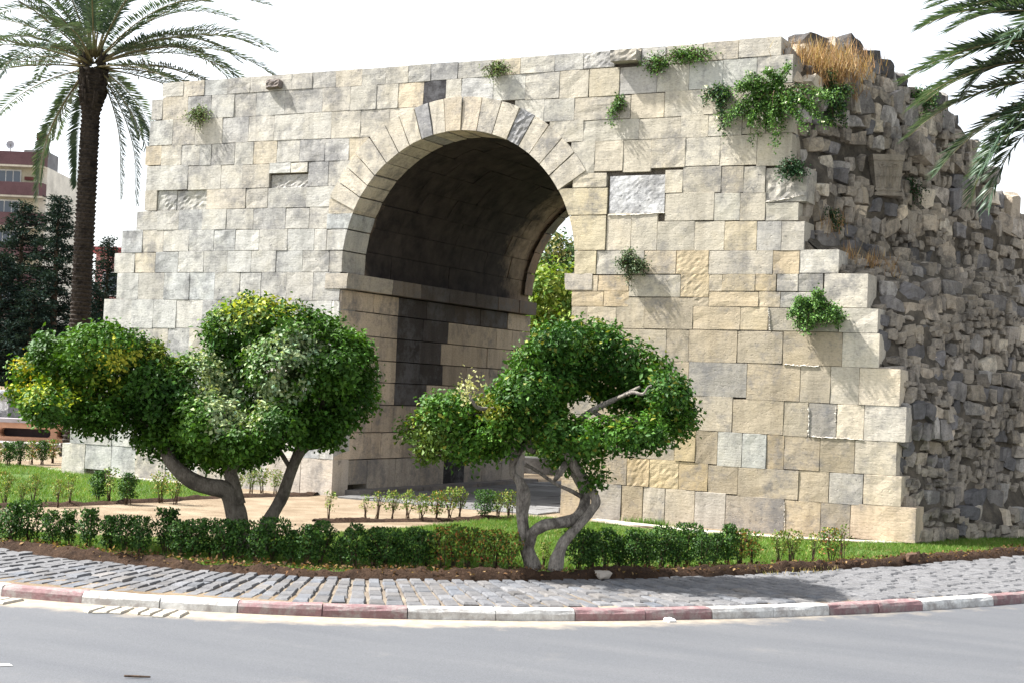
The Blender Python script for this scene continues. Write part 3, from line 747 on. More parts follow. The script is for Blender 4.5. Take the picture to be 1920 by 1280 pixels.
# reused column capital with carved leaves, built into the rubble
cap = MB()
def ringbox(z0, z1, w0, w1, d0, d1):
    V = [(-w0, -d0, z0), (w0, -d0, z0), (w0, d0, z0), (-w0, d0, z0), (-w1, -d1, z1), (w1, -d1, z1), (w1, d1, z1), (-w1, d1, z1)]
    cap.add(V, [(3, 2, 1, 0), (4, 5, 6, 7), (0, 1, 5, 4), (1, 2, 6, 5), (2, 3, 7, 6), (3, 0, 4, 7)])
ringbox(-.30, -.255, .20, .20, .15, .15); ringbox(-.255, -.23, .165, .165, .14, .14); ringbox(-.23, -.20, .19, .19, .15, .15)
ringbox(-.20, .18, .175, .215, .14, .16); ringbox(.18, .26, .225, .235, .175, .175)
for kx in (-.13, -.045, .045, .13):
    for tier, zz in ((0, -.19), (1, -.06)):
        x = kx + (.042 if tier else 0)
        if abs(x) > .16: continue
        V = []
        prof = [(0, .002), (.07, .014), (.13, .020), (.165, .042), (.15, .055)]
        for q, (dz, dd) in enumerate(prof):
            w = .032 * (1 - .12 * q)
            yy = -.145 - .05 * (zz + dz + .2) - dd
            V += [(x - w, yy + .012, zz + dz), (x, yy - .006, zz + dz), (x + w, yy + .012, zz + dz)]
        cap.add(V, [(q * 3 + c, q * 3 + c + 1, q * 3 + c + 4, q * 3 + c + 3) for q in range(4) for c in (0, 1)])
for sx in (-1, 1):      # volutes
    V, F = tube_geo([(sx * (.10 + .045 * math.cos(a) * (1 - a / 16)), -.172, .11 + .045 * math.sin(a) * (1 - a / 16)) for a in np.linspace(0, 9, 14)], [.011] * 14, seg=5)
    cap.add(V, F)
co = cap.build('carved_capital', M_RUBBLE, gate)
pc = rub_pt(CAPITAL[0], CAPITAL[1], 0.13)
co.matrix_world = Matrix.Translation(pc) @ Matrix.Rotation(math.radians(38), 4, 'Z') @ Matrix.Rotation(math.radians(-2), 4, 'Y')
co.color = (0.36, 0.32, 0.26, .25); co['label'] = 'leaf-carved column capital reused as rubble'

# lime mortar smeared into a few joints of the facing
M_LIME = ground_mat('lime_mortar', [(0.3, (0.42, 0.39, 0.34)), (0.7, (0.54, 0.51, 0.46))], 9.0, .6, .01)
rm = np.random.default_rng(77)
for pts in ([(1516, 762), (1517, 790), (1516, 818)], [(1568, 762), (1567, 790)], [(1441, 578), (1443, 600), (1444, 620)], [(1141, 404), (1190, 403), (1246, 399)], [(1522, 818), (1570, 821), (1620, 824)], [(1436, 379), (1470, 374), (1508, 366)], [(1471, 940), (1471, 970), (1472, 1002)], [(1470, 683), (1500, 685), (1535, 687)]):
    Q = smooth_path(np.array([on_facade(*q) for q in pts]), 26); d = np.gradient(Q, axis=0); d /= np.linalg.norm(d, axis=1)[:, None]
    sd = np.stack([-d[:, 2], 0 * d[:, 0], d[:, 0]], -1); wd = (.003 + .007 * np.abs(rm.normal(size=26)))[:, None]; of = (rm.normal(size=26) * .004)[:, None]
    c = Q.mean(0); Vm = []
    for sg, yy in ((-1, .004), (0, -.012), (1, .004)): Vm.append(Q + sd * (of + sg * wd) + [0, yy, 0])
    Vm = np.stack(Vm, 1).reshape(-1, 3) - c
    link('mortar_seam', poly_mesh('mortar_seam', Vm, [(i * 3 + j, (i + 1) * 3 + j, (i + 1) * 3 + j + 1, i * 3 + j + 1) for i in range(25) for j in (0, 1)], M_LIME), gate, tuple(c))
# ================================================================== GROUND, ROAD, PAVEMENT
ZR = -0.092                                  # the road lies a kerb's height below the island
kp = [on_ground(x, y, ZR) for x, y in ((0, 1118), (127, 1127), (233, 1137), (450, 1150), (633, 1156), (765, 1159), (930, 1162), (1081, 1164), (1253, 1162), (1452, 1157), (1594, 1150), (1736, 1143), (1920, 1130))]
kl, kf = to_lf(np.array(kp))
kpoly = np.polyfit(kl, kf, 3)
def kerb_f(l):
    l = np.asarray(l, float); a, b = -4.4, 5.2
    f = np.polyval(kpoly, np.clip(l, a, b)); dk = np.polyder(kpoly)
    f = f + np.where(l < a, (l - a) * np.polyval(dk, a), 0) + np.where(l > b, (l - b) * np.polyval(dk, b), 0)
    return f
LL = np.linspace(-14, 13, 1400)
KC = np.c_[LL, kerb_f(LL)]
arc = np.r_[0, np.cumsum(np.hypot(*np.diff(KC, axis=0).T))]
def kerb_at(t):
    """arc length -> point and inward normal, both in (lat, fwd)"""
    l = np.interp(t, arc, KC[:, 0]); f = np.interp(t, arc, KC[:, 1])
    l2 = np.interp(t + .02, arc, KC[:, 0]); f2 = np.interp(t + .02, arc, KC[:, 1]); l1 = np.interp(t - .02, arc, KC[:, 0]); f1 = np.interp(t - .02, arc, KC[:, 1])
    tx, ty = l2 - l1, f2 - f1; n = np.hypot(tx, ty)
    return np.stack([l, f], -1), np.stack([-ty / n, tx / n], -1)
def kpt(t, r, z):
    p, n = kerb_at(np.asarray(t, float)); q = p + n * np.asarray(r, float)[..., None]
    return lf(q[..., 0], q[..., 1], z)
def t_of_px(x, y=None):
    l, f = to_lf(np.array([on_ground(x, yy, ZR) for yy in [np.interp(x, [0, 450, 1081, 1452, 1920], [1118, 1150, 1164, 1157, 1130])]])[0]); return float(np.interp(l, KC[:, 0], arc))
# inner edge of the pavement
sp = [on_ground(x, y) for x, y in ((0, 1031), (150, 1041), (300, 1058), (600, 1079), (900, 1087), (1240, 1082), (1430, 1071), (1700, 1055), (1920, 1040))]
sl, sf = to_lf(np.array(sp)); spoly = np.polyfit(sl, sf, 3)
def soil_f(l):
    l = np.asarray(l, float); a, b = -4.8, 5.6; dk = np.polyder(spoly)
    return np.polyval(spoly, np.clip(l, a, b)) + np.where(l < a, (l - a) * np.polyval(dk, a), 0) + np.where(l > b, (l - b) * np.polyval(dk, b), 0)

# far ground, road
link_g = link('ground', poly_mesh('ground', [(-900, -300, -0.16), (900, -300, -0.16), (900, 1500, -0.16), (-900, 1500, -0.16)], [(0, 1, 2, 3)], M_FARGROUND)); tag(link_g, kind='structure')
# road: fans out from the kerb foot towards the camera; attribute 'sand' tells where dust has drifted against the kerb
ts = np.linspace(0.5, arc[-1] - .5, 240); rs = np.array([0.05, 0, -.08, -.18, -.3, -.42, -.6, -.9, -1.5, -3, -6, -12])
Pn = np.stack([kpt(ts, np.full(len(ts), r), ZR) for r in rs], 1)
far = Pn[:, -1].copy()
sand_r = {0.05: 1.0, 0: 1.0, -.08: .95, -.18: .80, -.3: .5, -.42: .26, -.6: .06}
sv = np.array([[sand_r.get(float(r), 0.0) for r in rs]] * len(ts))
lat_ts = to_lf(Pn[:, 1])[0]
sv *= np.interp(lat_ts, [-3.8, -1.2, 1.0, 2.6, 4.5], [1.1, .95, .62, .36, .25])[:, None]
nr = len(rs)
F = [(i * nr + j, (i + 1) * nr + j, (i + 1) * nr + j + 1, i * nr + j + 1) for i in range(len(ts) - 1) for j in range(nr - 1)]
me = poly_mesh('road', Pn.reshape(-1, 3), F, M_ASPHALT)
at = me.attributes.new('sand', 'FLOAT', 'POINT'); at.data.foreach_set('value', sv.ravel().astype(np.float32))
tag(link('road', me), kind='structure')
# island ground (bare dirt), kerb edge to well behind the gate
far_pts = [lf(22, 34, 0), lf(10, 60, 0), lf(-16, 60, 0), lf(-26, 30, 0)]
ts2 = np.linspace(0.6, arc[-1] - .6, 120)
edge = kpt(ts2, np.full(len(ts2), .10), -0.085)
sl2 = np.linspace(KC[20, 0], KC[-20, 0], 120); inner_e = lf(sl2, soil_f(sl2) + .12, 0.0)
inner_f = lf(sl2, soil_f(sl2) + .10, -.08)
V = np.vstack([edge, inner_e, np.array(far_pts), inner_f])
F = [(i, i + 1, 245 + i, 244 + i) for i in range(119)] + [(244 + i, 245 + i, 121 + i, 120 + i) for i in range(119)]
F.append(tuple(range(120, 240)) + tuple(240 + k for k in range(4)))
me = poly_mesh('island_ground', V, F, M_DIRT); bm = bmesh.new(); bm.from_mesh(me); bmesh.ops.triangulate(bm, faces=[f for f in bm.faces if len(f.verts) > 4]); bm.to_mesh(me); bm.free()
tag(link('island_ground', me), kind='structure')

# kerb stones painted red and white in pairs
kerb = tag(empty('kerb', tuple(kpt(np.array(10.0), np.array(0.0), ZR))), kind='structure')
RED = (0.225, 0.135, 0.138); WHT = (0.60, 0.60, 0.58)
marks = [(-330, 'R'), (-160, 'W'), (0, 'R0'), (155, 'W'), (300, 'W'), (443, 'R'), (605, 'R'), (765, 'W'), (930, 'W'), (1078, 'R'), (1210, 'R'), (1336, 'W'), (1452, 'W'), (1555, 'R'), (1645, 'R'), (1726, 'W'), (1800, 'W'), (1862, 'R'), (1925, 'R'), (1985, None)]
tm = [t_of_px(m[0]) if 0 <= m[0] <= 1920 else None for m in marks]
tm[2] = t_of_px(0); tm[1] = tm[2] - .6; tm[0] = tm[2] - 1.2; tm[-2] = t_of_px(1920) + .05; tm[-1] = tm[-2] + .6
segs = [(tm[k], tm[k + 1], RED if marks[k][1][0] == 'R' else WHT) for k in range(len(marks) - 1)]
for k in range(9): segs.append((tm[0] - .6 * (k + 1), tm[0] - .6 * k, WHT if k % 4 in (1, 2) else RED)); segs.append((tm[-1] + .6 * k, tm[-1] + .6 * (k + 1), WHT if k % 4 in (1, 2) else RED))
for (t0, t1, c) in segs:
    n = 5; tt = np.linspace(t0 + .004, t1 - .004, n)
    prof = [(0.0, ZR - .06), (0.006, ZR + .052), (0.022, ZR + .078), (0.05, ZR + .087), (0.135, ZR + .086), (0.15, ZR - .06)]
    jit = rng.normal() * .004
    V = []
    for k in range(n):
        for (r, z) in prof:
            V.append(kpt(tt[k], np.array(r + jit + rng.normal() * .002), z + rng.normal() * .0025))
    V = np.array(V); m = len(prof)
    F = [(k * m + j, (k + 1) * m + j, (k + 1) * m + j + 1, k * m + j + 1) for k in range(n - 1) for j in range(m - 1)]
    F += [tuple(range(m)), tuple((n - 1) * m + j for j in range(m))[::-1]]
    ctr = V.mean(0)
    o = put(link('kerb_stone', poly_mesh('kerb_stone', V - ctr, F, M_KERB)), kerb, ctr)
    cc = np.array(c) * rng.uniform(.85, 1.1); o.color = (*cc, 1)

# setts: radial columns, square to the kerb
pave = tag(empty('pavement', tuple(lf(0, 12.2, 0))), kind='structure')
setts = []
r3 = np.random.default_rng(21)
t = tm[2] - 4.0
while t < tm[-2] + 4.0:
    w = .150 * r3.uniform(.9, 1.1)
    r = .165 + r3.uniform(0, .1)
    while True:
        L = r3.uniform(.19, .30)
        q = kpt(t + w / 2, np.array(r + L / 2), 0); ql, qf = to_lf(q)
        if qf > soil_f(ql) + .05: break
        g = .013 + abs(r3.normal()) * .004
        hsc = r3.normal() * .006
        cs = []
        for (dt, dr) in ((g, g * .45), (w - g, g * .45), (w - g, L - g * .45), (g, L - g * .45)):
            cs.append(kpt(t + dt + r3.normal() * .005, np.array(r + dr + r3.normal() * .006), 0.0))
        setts.append((np.linalg.norm(q[:2] - CAM[:2]), np.array(cs), hsc, r))
        r += L
    t += w
def in_view(c): 
    x, y = proj(c.mean(0)); return 0 <= x <= 1920
setts.sort(key=lambda s: (not in_view(s[1]), s[0]))
restp = MB()
BED = None
for i, (d, cs, h, r) in enumerate(setts):
    c = cs.mean(0); z1 = -0.006 + h * .6 + min(r, 2.3) / 2.3 * .008
    tilt = r3.normal(size=4) * .0018
    inn = c + (cs - c) * .84
    V = np.vstack([cs + [0, 0, -.06], cs + [0, 0, z1 - .014], inn + np.c_[np.zeros((4, 2)), z1 + tilt]])
    F = [(8, 9, 10, 11)] + [(l + k, l + (k + 1) % 4, l + 4 + (k + 1) % 4, l + 4 + k) for l in (0, 4) for k in range(4)]
    if i < 300:
        o = put(link('sett', poly_mesh('sett', V - c, F, M_SETT)), pave, c)
        gcol = np.array((0.145, 0.145, 0.15)) * np.exp(r3.normal() * .11); gcol = gcol * (1 + np.array([1, .3, -.6]) * r3.normal() * .04)
        o.color = (*gcol, 1)
    else: restp.add(V, F)
o = restp.build('far_setts', M_SETT); o.parent = pave; o.matrix_parent_inverse = Matrix.Translation(-Vector(pave.location)); o.color = (0.145, 0.145, 0.15, 1); tag(o, kind='stuff')
# sandy joint bed between the setts
tb = np.linspace(tm[2] - 4.1, tm[-2] + 4.1, 160)
bed = []
for tt in tb:
    p, n = kerb_at(np.array(tt)); rr = .14
    k = 0
    for R_ in np.linspace(.14, 3.6, 60):
        q = p + n * R_
        if q[1] > soil_f(q[0]) + .1: break
        rr = R_
    row = [p + n * a for a in np.linspace(.14, rr, 14)]
    bed.append(row)
bed = np.array(bed); Vb = lf(bed[..., 0], bed[..., 1], 0.0); Vb[..., 2] = -0.026 + .008 * vnoise(Vb, 3, 3.0) + .006 * vnoise(Vb, 4, 11.0)
M_BED = ground_mat('joint_sand', [(0.3, (0.12, 0.10, 0.085)), (0.55, (0.24, 0.20, 0.155)), (0.75, (0.40, 0.34, 0.26))], 1.8, .8)
o = link('sett_bed', np_mesh('sett_bed', Vb.reshape(-1, 3), [(i * 14 + j, (i + 1) * 14 + j, (i + 1) * 14 + j + 1, i * 14 + j + 1) for i in range(159) for j in range(13)], M_BED, smooth=True))
o.parent = pave; o.matrix_parent_inverse = Matrix.Translation(-Vector(pave.location))
# drifted sand against the kerb where the setts are buried
dune = []
for tt in tb:
    dune.append([kpt(np.array(tt), np.array(r), 0) for r in (.13, .24, .4, .58, .8)])
dune = np.array(dune); dn = vnoise(dune, 12, 1.1) + .5 * vnoise(dune, 13, 3.3)
dl, _ = to_lf(dune)
amt = np.interp(dl, [-4.2, -2.8, -1.5, 0, 4], [.030, .036, .016, .0, -.01])
dune[..., 2] = -.026 + amt * np.array([1, 1.0, .75, .4, 0]) * (1 + .5 * dn) + .006 * dn
dune[..., 2] = np.minimum(dune[..., 2], -.009 + .0015 * dn); dune[:, -1, 2] = -.05; dune[:, 0, 2] = np.minimum(dune[:, 0, 2], -.012)
o = link('drifted_sand', np_mesh('drifted_sand', dune.reshape(-1, 3), [(i * 5 + j, (i + 1) * 5 + j, (i + 1) * 5 + j + 1, i * 5 + j + 1) for i in range(159) for j in range(4)], M_DIRT, smooth=True))
o.parent = pave; o.matrix_parent_inverse = Matrix.Translation(-Vector(pave.location)); tag(o, kind='stuff')
# old gutter setts showing through the asphalt at the kerb foot
gut = tag(empty('gutter_setts', tuple(kpt(np.array(t_of_px(260)), np.array(-.15), ZR))), kind='structure')
for (ta, tb_) in ((t_of_px(195), t_of_px(350)), (t_of_px(0) - .25, t_of_px(50))):
    t = ta
    while t < tb_:
        w = .105; cs = []
        for (dt, r) in ((.012, -.36), (w - .012, -.36), (w - .012, -.08), (.012, -.08)):
            cs.append(kpt(t + dt + r3.normal() * .004 , np.array(r + r3.normal() * .02), ZR))
        cs = np.array(cs); c = cs.mean(0); inn = c + (cs - c) * .86
        V = np.vstack([cs + [0, 0, -.03], cs + [0, 0, .008], inn + [0, 0, .018]])
        F = [(8, 9, 10, 11)] + [(l + k, l + (k + 1) % 4, l + 4 + (k + 1) % 4, l + 4 + k) for l in (0, 4) for k in range(4)]
        o = link('gutter_sett', poly_mesh('gutter_sett', V - c, F, M_SETT)); put(o, gut, c); o.color = (.42, .39, .33, 1)
        t += w

# soil bank between pavement and lawn
sl3 = np.linspace(-9, 10.5, 460); wv = np.linspace(0, 1, 12)
wid = .68 * np.interp(sl3, [-6, -4, -2.4, 0, 2.4, 4.5, 7], [.55, .48, .42, .34, .36, .5, .6])
base = soil_f(sl3)
Sb = np.stack([lf(sl3, base - .05 + wid * a + .0 * a, 0) for a in wv], 1)
hh = np.sin(np.pi * np.clip(wv, 0, 1)) ** .8
Sb[..., 2] = -.012 + hh[None, :] * (.055 + .03 * vnoise(Sb, 31, 2.5) + .03 * np.abs(vnoise(Sb, 32, 9.0)) + .02 * np.abs(vnoise(Sb, 33, 23.0)))
Sb[..., :2] += (.03 * vnoise(Sb, 34, 4.0))[..., None]
def soil_strip(name, pxs, wdt, seed):
    A = np.array([on_ground(*q) for q in pxs]); A = smooth_path(A, 90); rw = []
    for q in A:
        d = np.array([EF[0], EF[1], 0]); rw.append([q + d * wdt * (a - .5) for a in np.linspace(0, 1, 7)])
    Q = np.array(rw); Q[..., 2] = .002 + np.sin(np.pi * np.linspace(0, 1, 7))[None] * (.035 + .02 * vnoise(Q, seed, 6.0) + .015 * np.abs(vnoise(Q, seed + 1, 19.0)))
    Q[..., :2] += (.05 * vnoise(Q, seed + 2, 3.0))[..., None]
    tag(link(name, np_mesh(name, Q.reshape(-1, 3), [(i * 7 + j, (i + 1) * 7 + j, (i + 1) * 7 + j + 1, i * 7 + j + 1) for i in range(89) for j in range(6)], M_SOIL)), kind='structure')
soil_strip('planting_soil', [(-200, 952), (0, 949), (150, 946), (280, 940), (380, 934), (480, 930), (600, 928)], .40, 300)
soil_strip('planting_soil', [(590, 979), (660, 977), (760, 976), (860, 975), (965, 972)], .30, 310)
tag(link('soil_bank', np_mesh('soil_bank', Sb.reshape(-1, 3), [(i * 12 + j, (i + 1) * 12 + j, (i + 1) * 12 + j + 1, i * 12 + j + 1) for i in range(459) for j in range(11)], M_SOIL, smooth=False)), kind='structure')
# clods and dead leaves on the soil
r4 = np.random.default_rng(41)
nl = 2600
la = r4.uniform(-6, 7, nl); q = soil_f(la) + r4.normal(size=nl) * .13 + np.interp(la, [-6, -2.4, 2.4, 7], [.35, .2, .15, .22])
P = lf(la, q, 0); P[:, 2] = .035 + r4.uniform(0, .04, nl)
cc = np.array([(0.20, 0.11, 0.055), (0.11, 0.06, 0.035), (0.30, 0.20, 0.10), (0.06, 0.038, 0.026)])[r4.integers(0, 4, nl)] * r4.uniform(.6, 1.2, (nl, 1))
tag(link('dead_leaves', leaf_mesh('dead_leaves', P, r4.normal(size=(nl, 3)) * .7 + [0, 0, 1], r4.uniform(.02, .05, nl), r4.uniform(.008, .016, nl), cc, M_DRY, r=r4)), 'dry brown leaf litter along the dark soil bank', 'leaf litter', kind='stuff')

# lawns
def in_poly(P, poly):
    x, y = P[:, 0], P[:, 1]; c = np.zeros(len(P), bool); n = len(poly)
    for i in range(n):
        x1, y1 = poly[i]; x2, y2 = poly[(i + 1) % n]
        k = ((y1 > y) != (y2 > y)) & (x < (x2 - x1) * (y - y1) / (y2 - y1 + 1e-12) + x1); c ^= k
    return c
def lawn(name, poly, z, dens, label, hmin=.02, hmax=.05, r=rng):
    """turf sheet plus blades"""
    P = np.array([p[:2] for p in poly])
    me = poly_mesh(name, [(x, y, z) for x, y in P], [tuple(range(len(P)))], M_TURF)
    bm = bmesh.new(); bm.from_mesh(me); bmesh.ops.triangulate(bm, faces=bm.faces[:]); bm.to_mesh(me); bm.free()
    tag(link(name, me), kind='structure')
    lo, hi = P.min(0), P.max(0); n = int(np.prod(hi - lo) * dens)
    Q = r.uniform(lo, hi, (n, 2)); Q = Q[in_poly(Q, P)]
    Q3 = np.c_[Q, np.full(len(Q), z)]
    pn = vnoise(Q3, 71, 1.6) + .6 * vnoise(Q3, 72, 5.0)
    Q3 = Q3[(pn > -1.15) | (r.random(len(Q3)) < .25)]; n = len(Q3)
    px, _ = proj(Q3); ok = (px > -560) & (px < 2480) & ((px > -150) & (px < 2080) | (r.random(len(px)) < .6)); Q3 = Q3[ok]; n = len(Q3)
    pn = vnoise(Q3, 71, 1.6) + .6 * vnoise(Q3, 72, 5.0)
    h = r.uniform(hmin, hmax, n) * (1 + .25 * pn); lean = r.normal(size=(n, 2)) * .5
    a = r.uniform(0, np.pi, n); w = r.uniform(.003, .006, n)
    V = np.empty((n, 3, 3)); sd = np.c_[np.cos(a) * w, np.sin(a) * w, np.zeros(n)]
    V[:, 0] = Q3 - sd; V[:, 1] = Q3 + sd; V[:, 2] = Q3 + np.c_[lean * h[:, None], h]
    f = np.clip(.5 + .35 * pn + r.normal(size=n) * .18, 0, 1)[:, None]
    c = np.array((0.075, 0.145, 0.024)) * (1 - f) + np.array((0.14, 0.24, 0.042)) * f
    dry = r.random(n) < .07; c[dry] = (0.32, 0.27, 0.12)
    o = link(name + '_blades', np_mesh(name + '_blades', V.reshape(-1, 3), np.arange(n * 3).reshape(-1, 3), M_GRASS, np.repeat(c, 3, 0)))
    tag(o, label, 'grass', kind='stuff')
r5 = np.random.default_rng(55)
near = [lf(l, soil_f(l) + np.interp(l, [-6, -2.4, 2.4, 7], [.40, .22, .22, .34])) for l in np.linspace(-6.5, 8.5, 40)]
farA = [on_ground(x, y) for x, y in ((2500, 975), (2150, 985), (1920, 984), (1760, 1004), (1718, 1016), (1600, 1019), (1468, 1012), (1300, 1000), (1120, 980), (1030, 972), (960, 968), (880, 979), (760, 990), (640, 999), (560, 1004), (400, 1010), (200, 1004), (60, 998), (-120, 992))]
lawn('front_lawn', near + farA, .006, 3400, 'short bright green grass between the hedge and the gateway wall', r=r5)
lawn('side_lawn', [on_ground(x, y) for x, y in ((-500, 945), (0, 948), (140, 946), (280, 938), (400, 930), (430, 922), (330, 908), (262, 899), (205, 890), (112, 882), (80, 876), (0, 868), (-500, 850))], .006, 1100, 'grass patch by the far end of the gateway, behind the dirt path', .03, .06, r=r5)
lawn('rear_lawn', [(-9, 9.5, 0), (9, 9.5, 0), (9, 24, 0), (-9, 24, 0)], .30, 130, 'sunlit grass seen through the arch passage', .05, .12, r=r5)
# basalt paving that runs through the passage
pas = tag(empty('passage_paving', (0, 2, 0)), kind='structure')
y = -.25
while y < 8.6:
    d = r5.uniform(.5, .75); x = -1.66
    while x < 1.60:
        w = min(r5.uniform(.4, .8), 1.66 - x)
        if w > .12:
            mb = MB(); c = np.array([x + w / 2, y + d / 2, 0]); mb.box(-w / 2 + .008, w / 2 - .008, -d / 2 + .008, d / 2 - .008, -.05, .018 + r5.normal() * .004, .006)
            o = mb.build('paving_slab', M_SETT); put(o, pas, c); g = .17 * np.exp(r5.normal() * .15); o.color = (g * 1.02, g, g * .98, 1)
        x += w
    y += d
mb = MB(); mb.box(-9, 9, 9.05, 9.45, -.05, .34, .02)
o = mb.build('garden_kerb', M_SETT); o.color = (.10, .095, .09, 1); tag(o, 'low dark stone edging of the lawn beyond the arch', 'edging')
# pale edging strip at the foot of the facade
def strip(pxs, wdt, name):
    A = np.array([on_ground(*p) for p in pxs]); mb = MB()
    V = []
    for p in A:
        V += [(p[0], p[1] - wdt + rng.normal() * .015, .004), (p[0], p[1] - wdt + rng.normal() * .015, .028), (p[0], p[1] + .02, .034)]
    n = len(A); F = [(i * 3 + j, (i + 1) * 3 + j, (i + 1) * 3 + j + 1, i * 3 + j + 1) for i in range(n - 1) for j in range(2)]
    mb.add(V, F); o = mb.build(name, M_SETT); o.color = (.48, .44, .37, 1); tag(o, kind='structure')
strip([(x, np.interp(x, [1119, 1302, 1468, 1600, 1717], [976, 996, 1009, 1016, 1019])) for x in np.linspace(1119, 1717, 30)], .16, 'foundation_edging')
strip([(x, np.interp(x, [100, 259, 420], [880, 899, 914])) for x in np.linspace(100, 420, 20)], .12, 'foundation_edging')
# small things lying about
o = tube('iron_bar', [at for at in (on_ground(233, 1266, ZR + .012), on_ground(257, 1267, ZR + .012), on_ground(282, 1268, ZR + .012))], [.006, .007, .005], M_STEM); tag(o, 'thin dark bar lying on the asphalt near the bottom edge', 'bar')
def crumpled(name, px, py, z, s, col, label, cat, fl=.5):
    V, F = stone_shape(np.random.default_rng(int(px))); c = on_ground(px, py, z); V = V * [s, s * .7, s * fl]
    V[:, 2] += s * fl * .6
    o = link(name, poly_mesh(name, V, F, M_TINT), None, tuple(c)); o.color = (*col, 1); o.rotation_euler = (0, 0, px); tag(o, label, cat); return o
crumpled('paper_scrap', 1256, 1164, ZR, .05, (.75, .75, .74), 'crumpled white paper scrap at the foot of the red kerb', 'litter', .3)
crumpled('pale_stone', 1130, 1080, .02, .085, (.40, .36, .31), 'pale flat stone on the soil bank beside the twisted tree', 'stone', .35)
crumpled('soil_clod', 1708, 1050, .04, .07, (.10, .06, .04), 'dark clod of earth on the soil bank near the rubble end', 'clod', .7)
# remains of a white lane dash
V = [on_ground(*p, ZR + .004) for p in ((-60, 1243), (18, 1243), (24, 1247), (-60, 1249))]
o = link('lane_marking', poly_mesh('lane_marking', V, [(0, 1, 2, 3)], M_KERB)); o.color = (.62, .62, .6, 1); tag(o, kind='structure')
# ================================================================== TREES AND PLANTS
UP = np.array([0, 0, 1.0]); RT = np.array([ER[0], ER[1], 0]); FW = np.array([EF[0], EF[1], 0])
def lobes_px(L, depth0):
    out = []
    for (x, y, rx, ry, dd, rd) in L:
        d = depth0 + dd; c = at_depth(x, y, d); k = d / FPX
        out.append((c, np.array([rx * k, rd, ry * k])))
    return out
def crown_points(lobes, nclump, per, r, sd=.07, inner=.25, rej=.78, flat=1.0, bump=.15, hole=.42):
    wts = np.array([l[1][0] * l[1][1] + l[1][0] * l[1][2] + l[1][1] * l[1][2] for l in lobes]); wts /= wts.sum()
    C, D = [], []
    while len(C) < nclump:
        i = r.choice(len(lobes), p=wts); c, R = lobes[i]
        d = r.normal(size=3); d /= np.linalg.norm(d)
        k = (r.uniform(.45, .82) if r.random() < inner else r.uniform(.86, 1.02))
        off = RT * d[0] * R[0] * k + FW * d[1] * R[1] * k + UP * d[2] * R[2] * k
        k2 = 1 + bump * vnoise((c + off)[None] * 1.0, 3, 3.6)[0]
        p = c + off * k2
        bad = False
        if k > .84:
            for j, (c2, R2) in enumerate(lobes):
                if j == i: continue
                q = p - c2; e = (q @ RT / R2[0]) ** 2 + (q @ FW / R2[1]) ** 2 + (q @ UP / R2[2]) ** 2
                if e < rej ** 2: bad = True; break
        if bad: continue
        if k > .84 and vnoise(p[None], 17, 5.5)[0] > hole: continue
        nn = RT * d[0] / R[0] + FW * d[1] / R[1] + UP * d[2] / R[2]; nn /= np.linalg.norm(nn)
        C.append(p); D.append(nn)
    C = np.array(C); D = np.array(D)
    P = np.repeat(C, per, 0) + r.normal(size=(nclump * per, 3)) * sd * np.array([1, 1, flat])
    N = np.repeat(D, per, 0)
    return P, N, np.repeat(np.arange(nclump), per), C
def crown(name, parent, lobes, nclump, per, size, colfn, r, mat=None, sd=.07, inner=.25, loc=None, ratio=.30, rej=.78, up=.30, rnd=.42):
    P, N, ci, C = crown_points(lobes, nclump, per, r, sd, inner, rej)
    n = len(P)
    Nn = N * .7 + UP * up + r.normal(size=(n, 3)) * rnd
    col = colfn(P, ci, C, r)
    s = r.uniform(.5, 1.45, n) * size
    out = N * .6 + r.normal(size=(n, 3)) * .8
    me = leaf_mesh(name, P - (0 if loc is None else np.asarray(loc)), Nn, s, s * ratio, col, mat or M_LEAF, droop=out, r=r)
    return link(name, me, parent, loc if parent is None else None)
def at_tree(parent, o): 
    o.parent = parent; o.matrix_parent_inverse = Matrix.Translation(-Vector(parent.location)); return o
def limb(parent, px, depth, mat, name='branch', dd=None, lump=.10, seed=0, seg=10, wk=1.0):
    """px: (x, y, half-width in pixels)"""
    k = depth / FPX; dd = dd or [0] * len(px)
    pts = [at_depth(p[0], p[1], depth + d) for p, d in zip(px, dd)]
    return at_tree(parent, tube(name, pts, [p[2] * k * wk for p in px], mat, lump=lump, seed=seed, seg=seg))

# ---- clipped tree with yellow and variegated patches, in the hedge line before the wall
r6 = np.random.default_rng(61)
D1 = 14.5
gb = on_ground(450, 1041)
t1 = empty('clipped_tree', tuple(gb)); tag(t1, 'broad clipped cloud-pruned tree with yellow and silvery leaf patches on forked grey trunks', 'tree')
limb(t1, [(452, 1045, 27), (448, 1000, 22), (440, 950, 20), (425, 920, 18), (395, 912, 16), (355, 897, 15), (325, 870, 14), (308, 838, 12), (285, 800, 10), (240, 770, 8), (180, 740, 5)], D1, M_BARK_B, 'trunk', [0, 0, 0, -.05, -.1, -.1, -.1, 0, 0, 0, 0], seed=1)
limb(t1, [(446, 945, 17), (436, 905, 13), (434, 875, 12), (455, 850, 12), (482, 825, 10), (500, 780, 8), (520, 720, 6)], D1, M_BARK_B, 'branch', [0, 0, .05, .1, .1, .1, .1], seed=2)
limb(t1, [(484, 1045, 19), (494, 1000, 15), (510, 965, 13), (530, 928, 12), (545, 885, 11), (562, 845, 12), (585, 815, 13), (600, 770, 9), (605, 720, 6)], D1, M_BARK_B, 'trunk', [.1, .1, .1, .1, .1, .1, .1, .1, .1], seed=3)
limb(t1, [(546, 880, 4), (528, 850, 4), (515, 830, 3), (500, 800, 3)], D1, M_BARK_B, 'branch', [.1, .1, .1, .1], seed=4, seg=6)
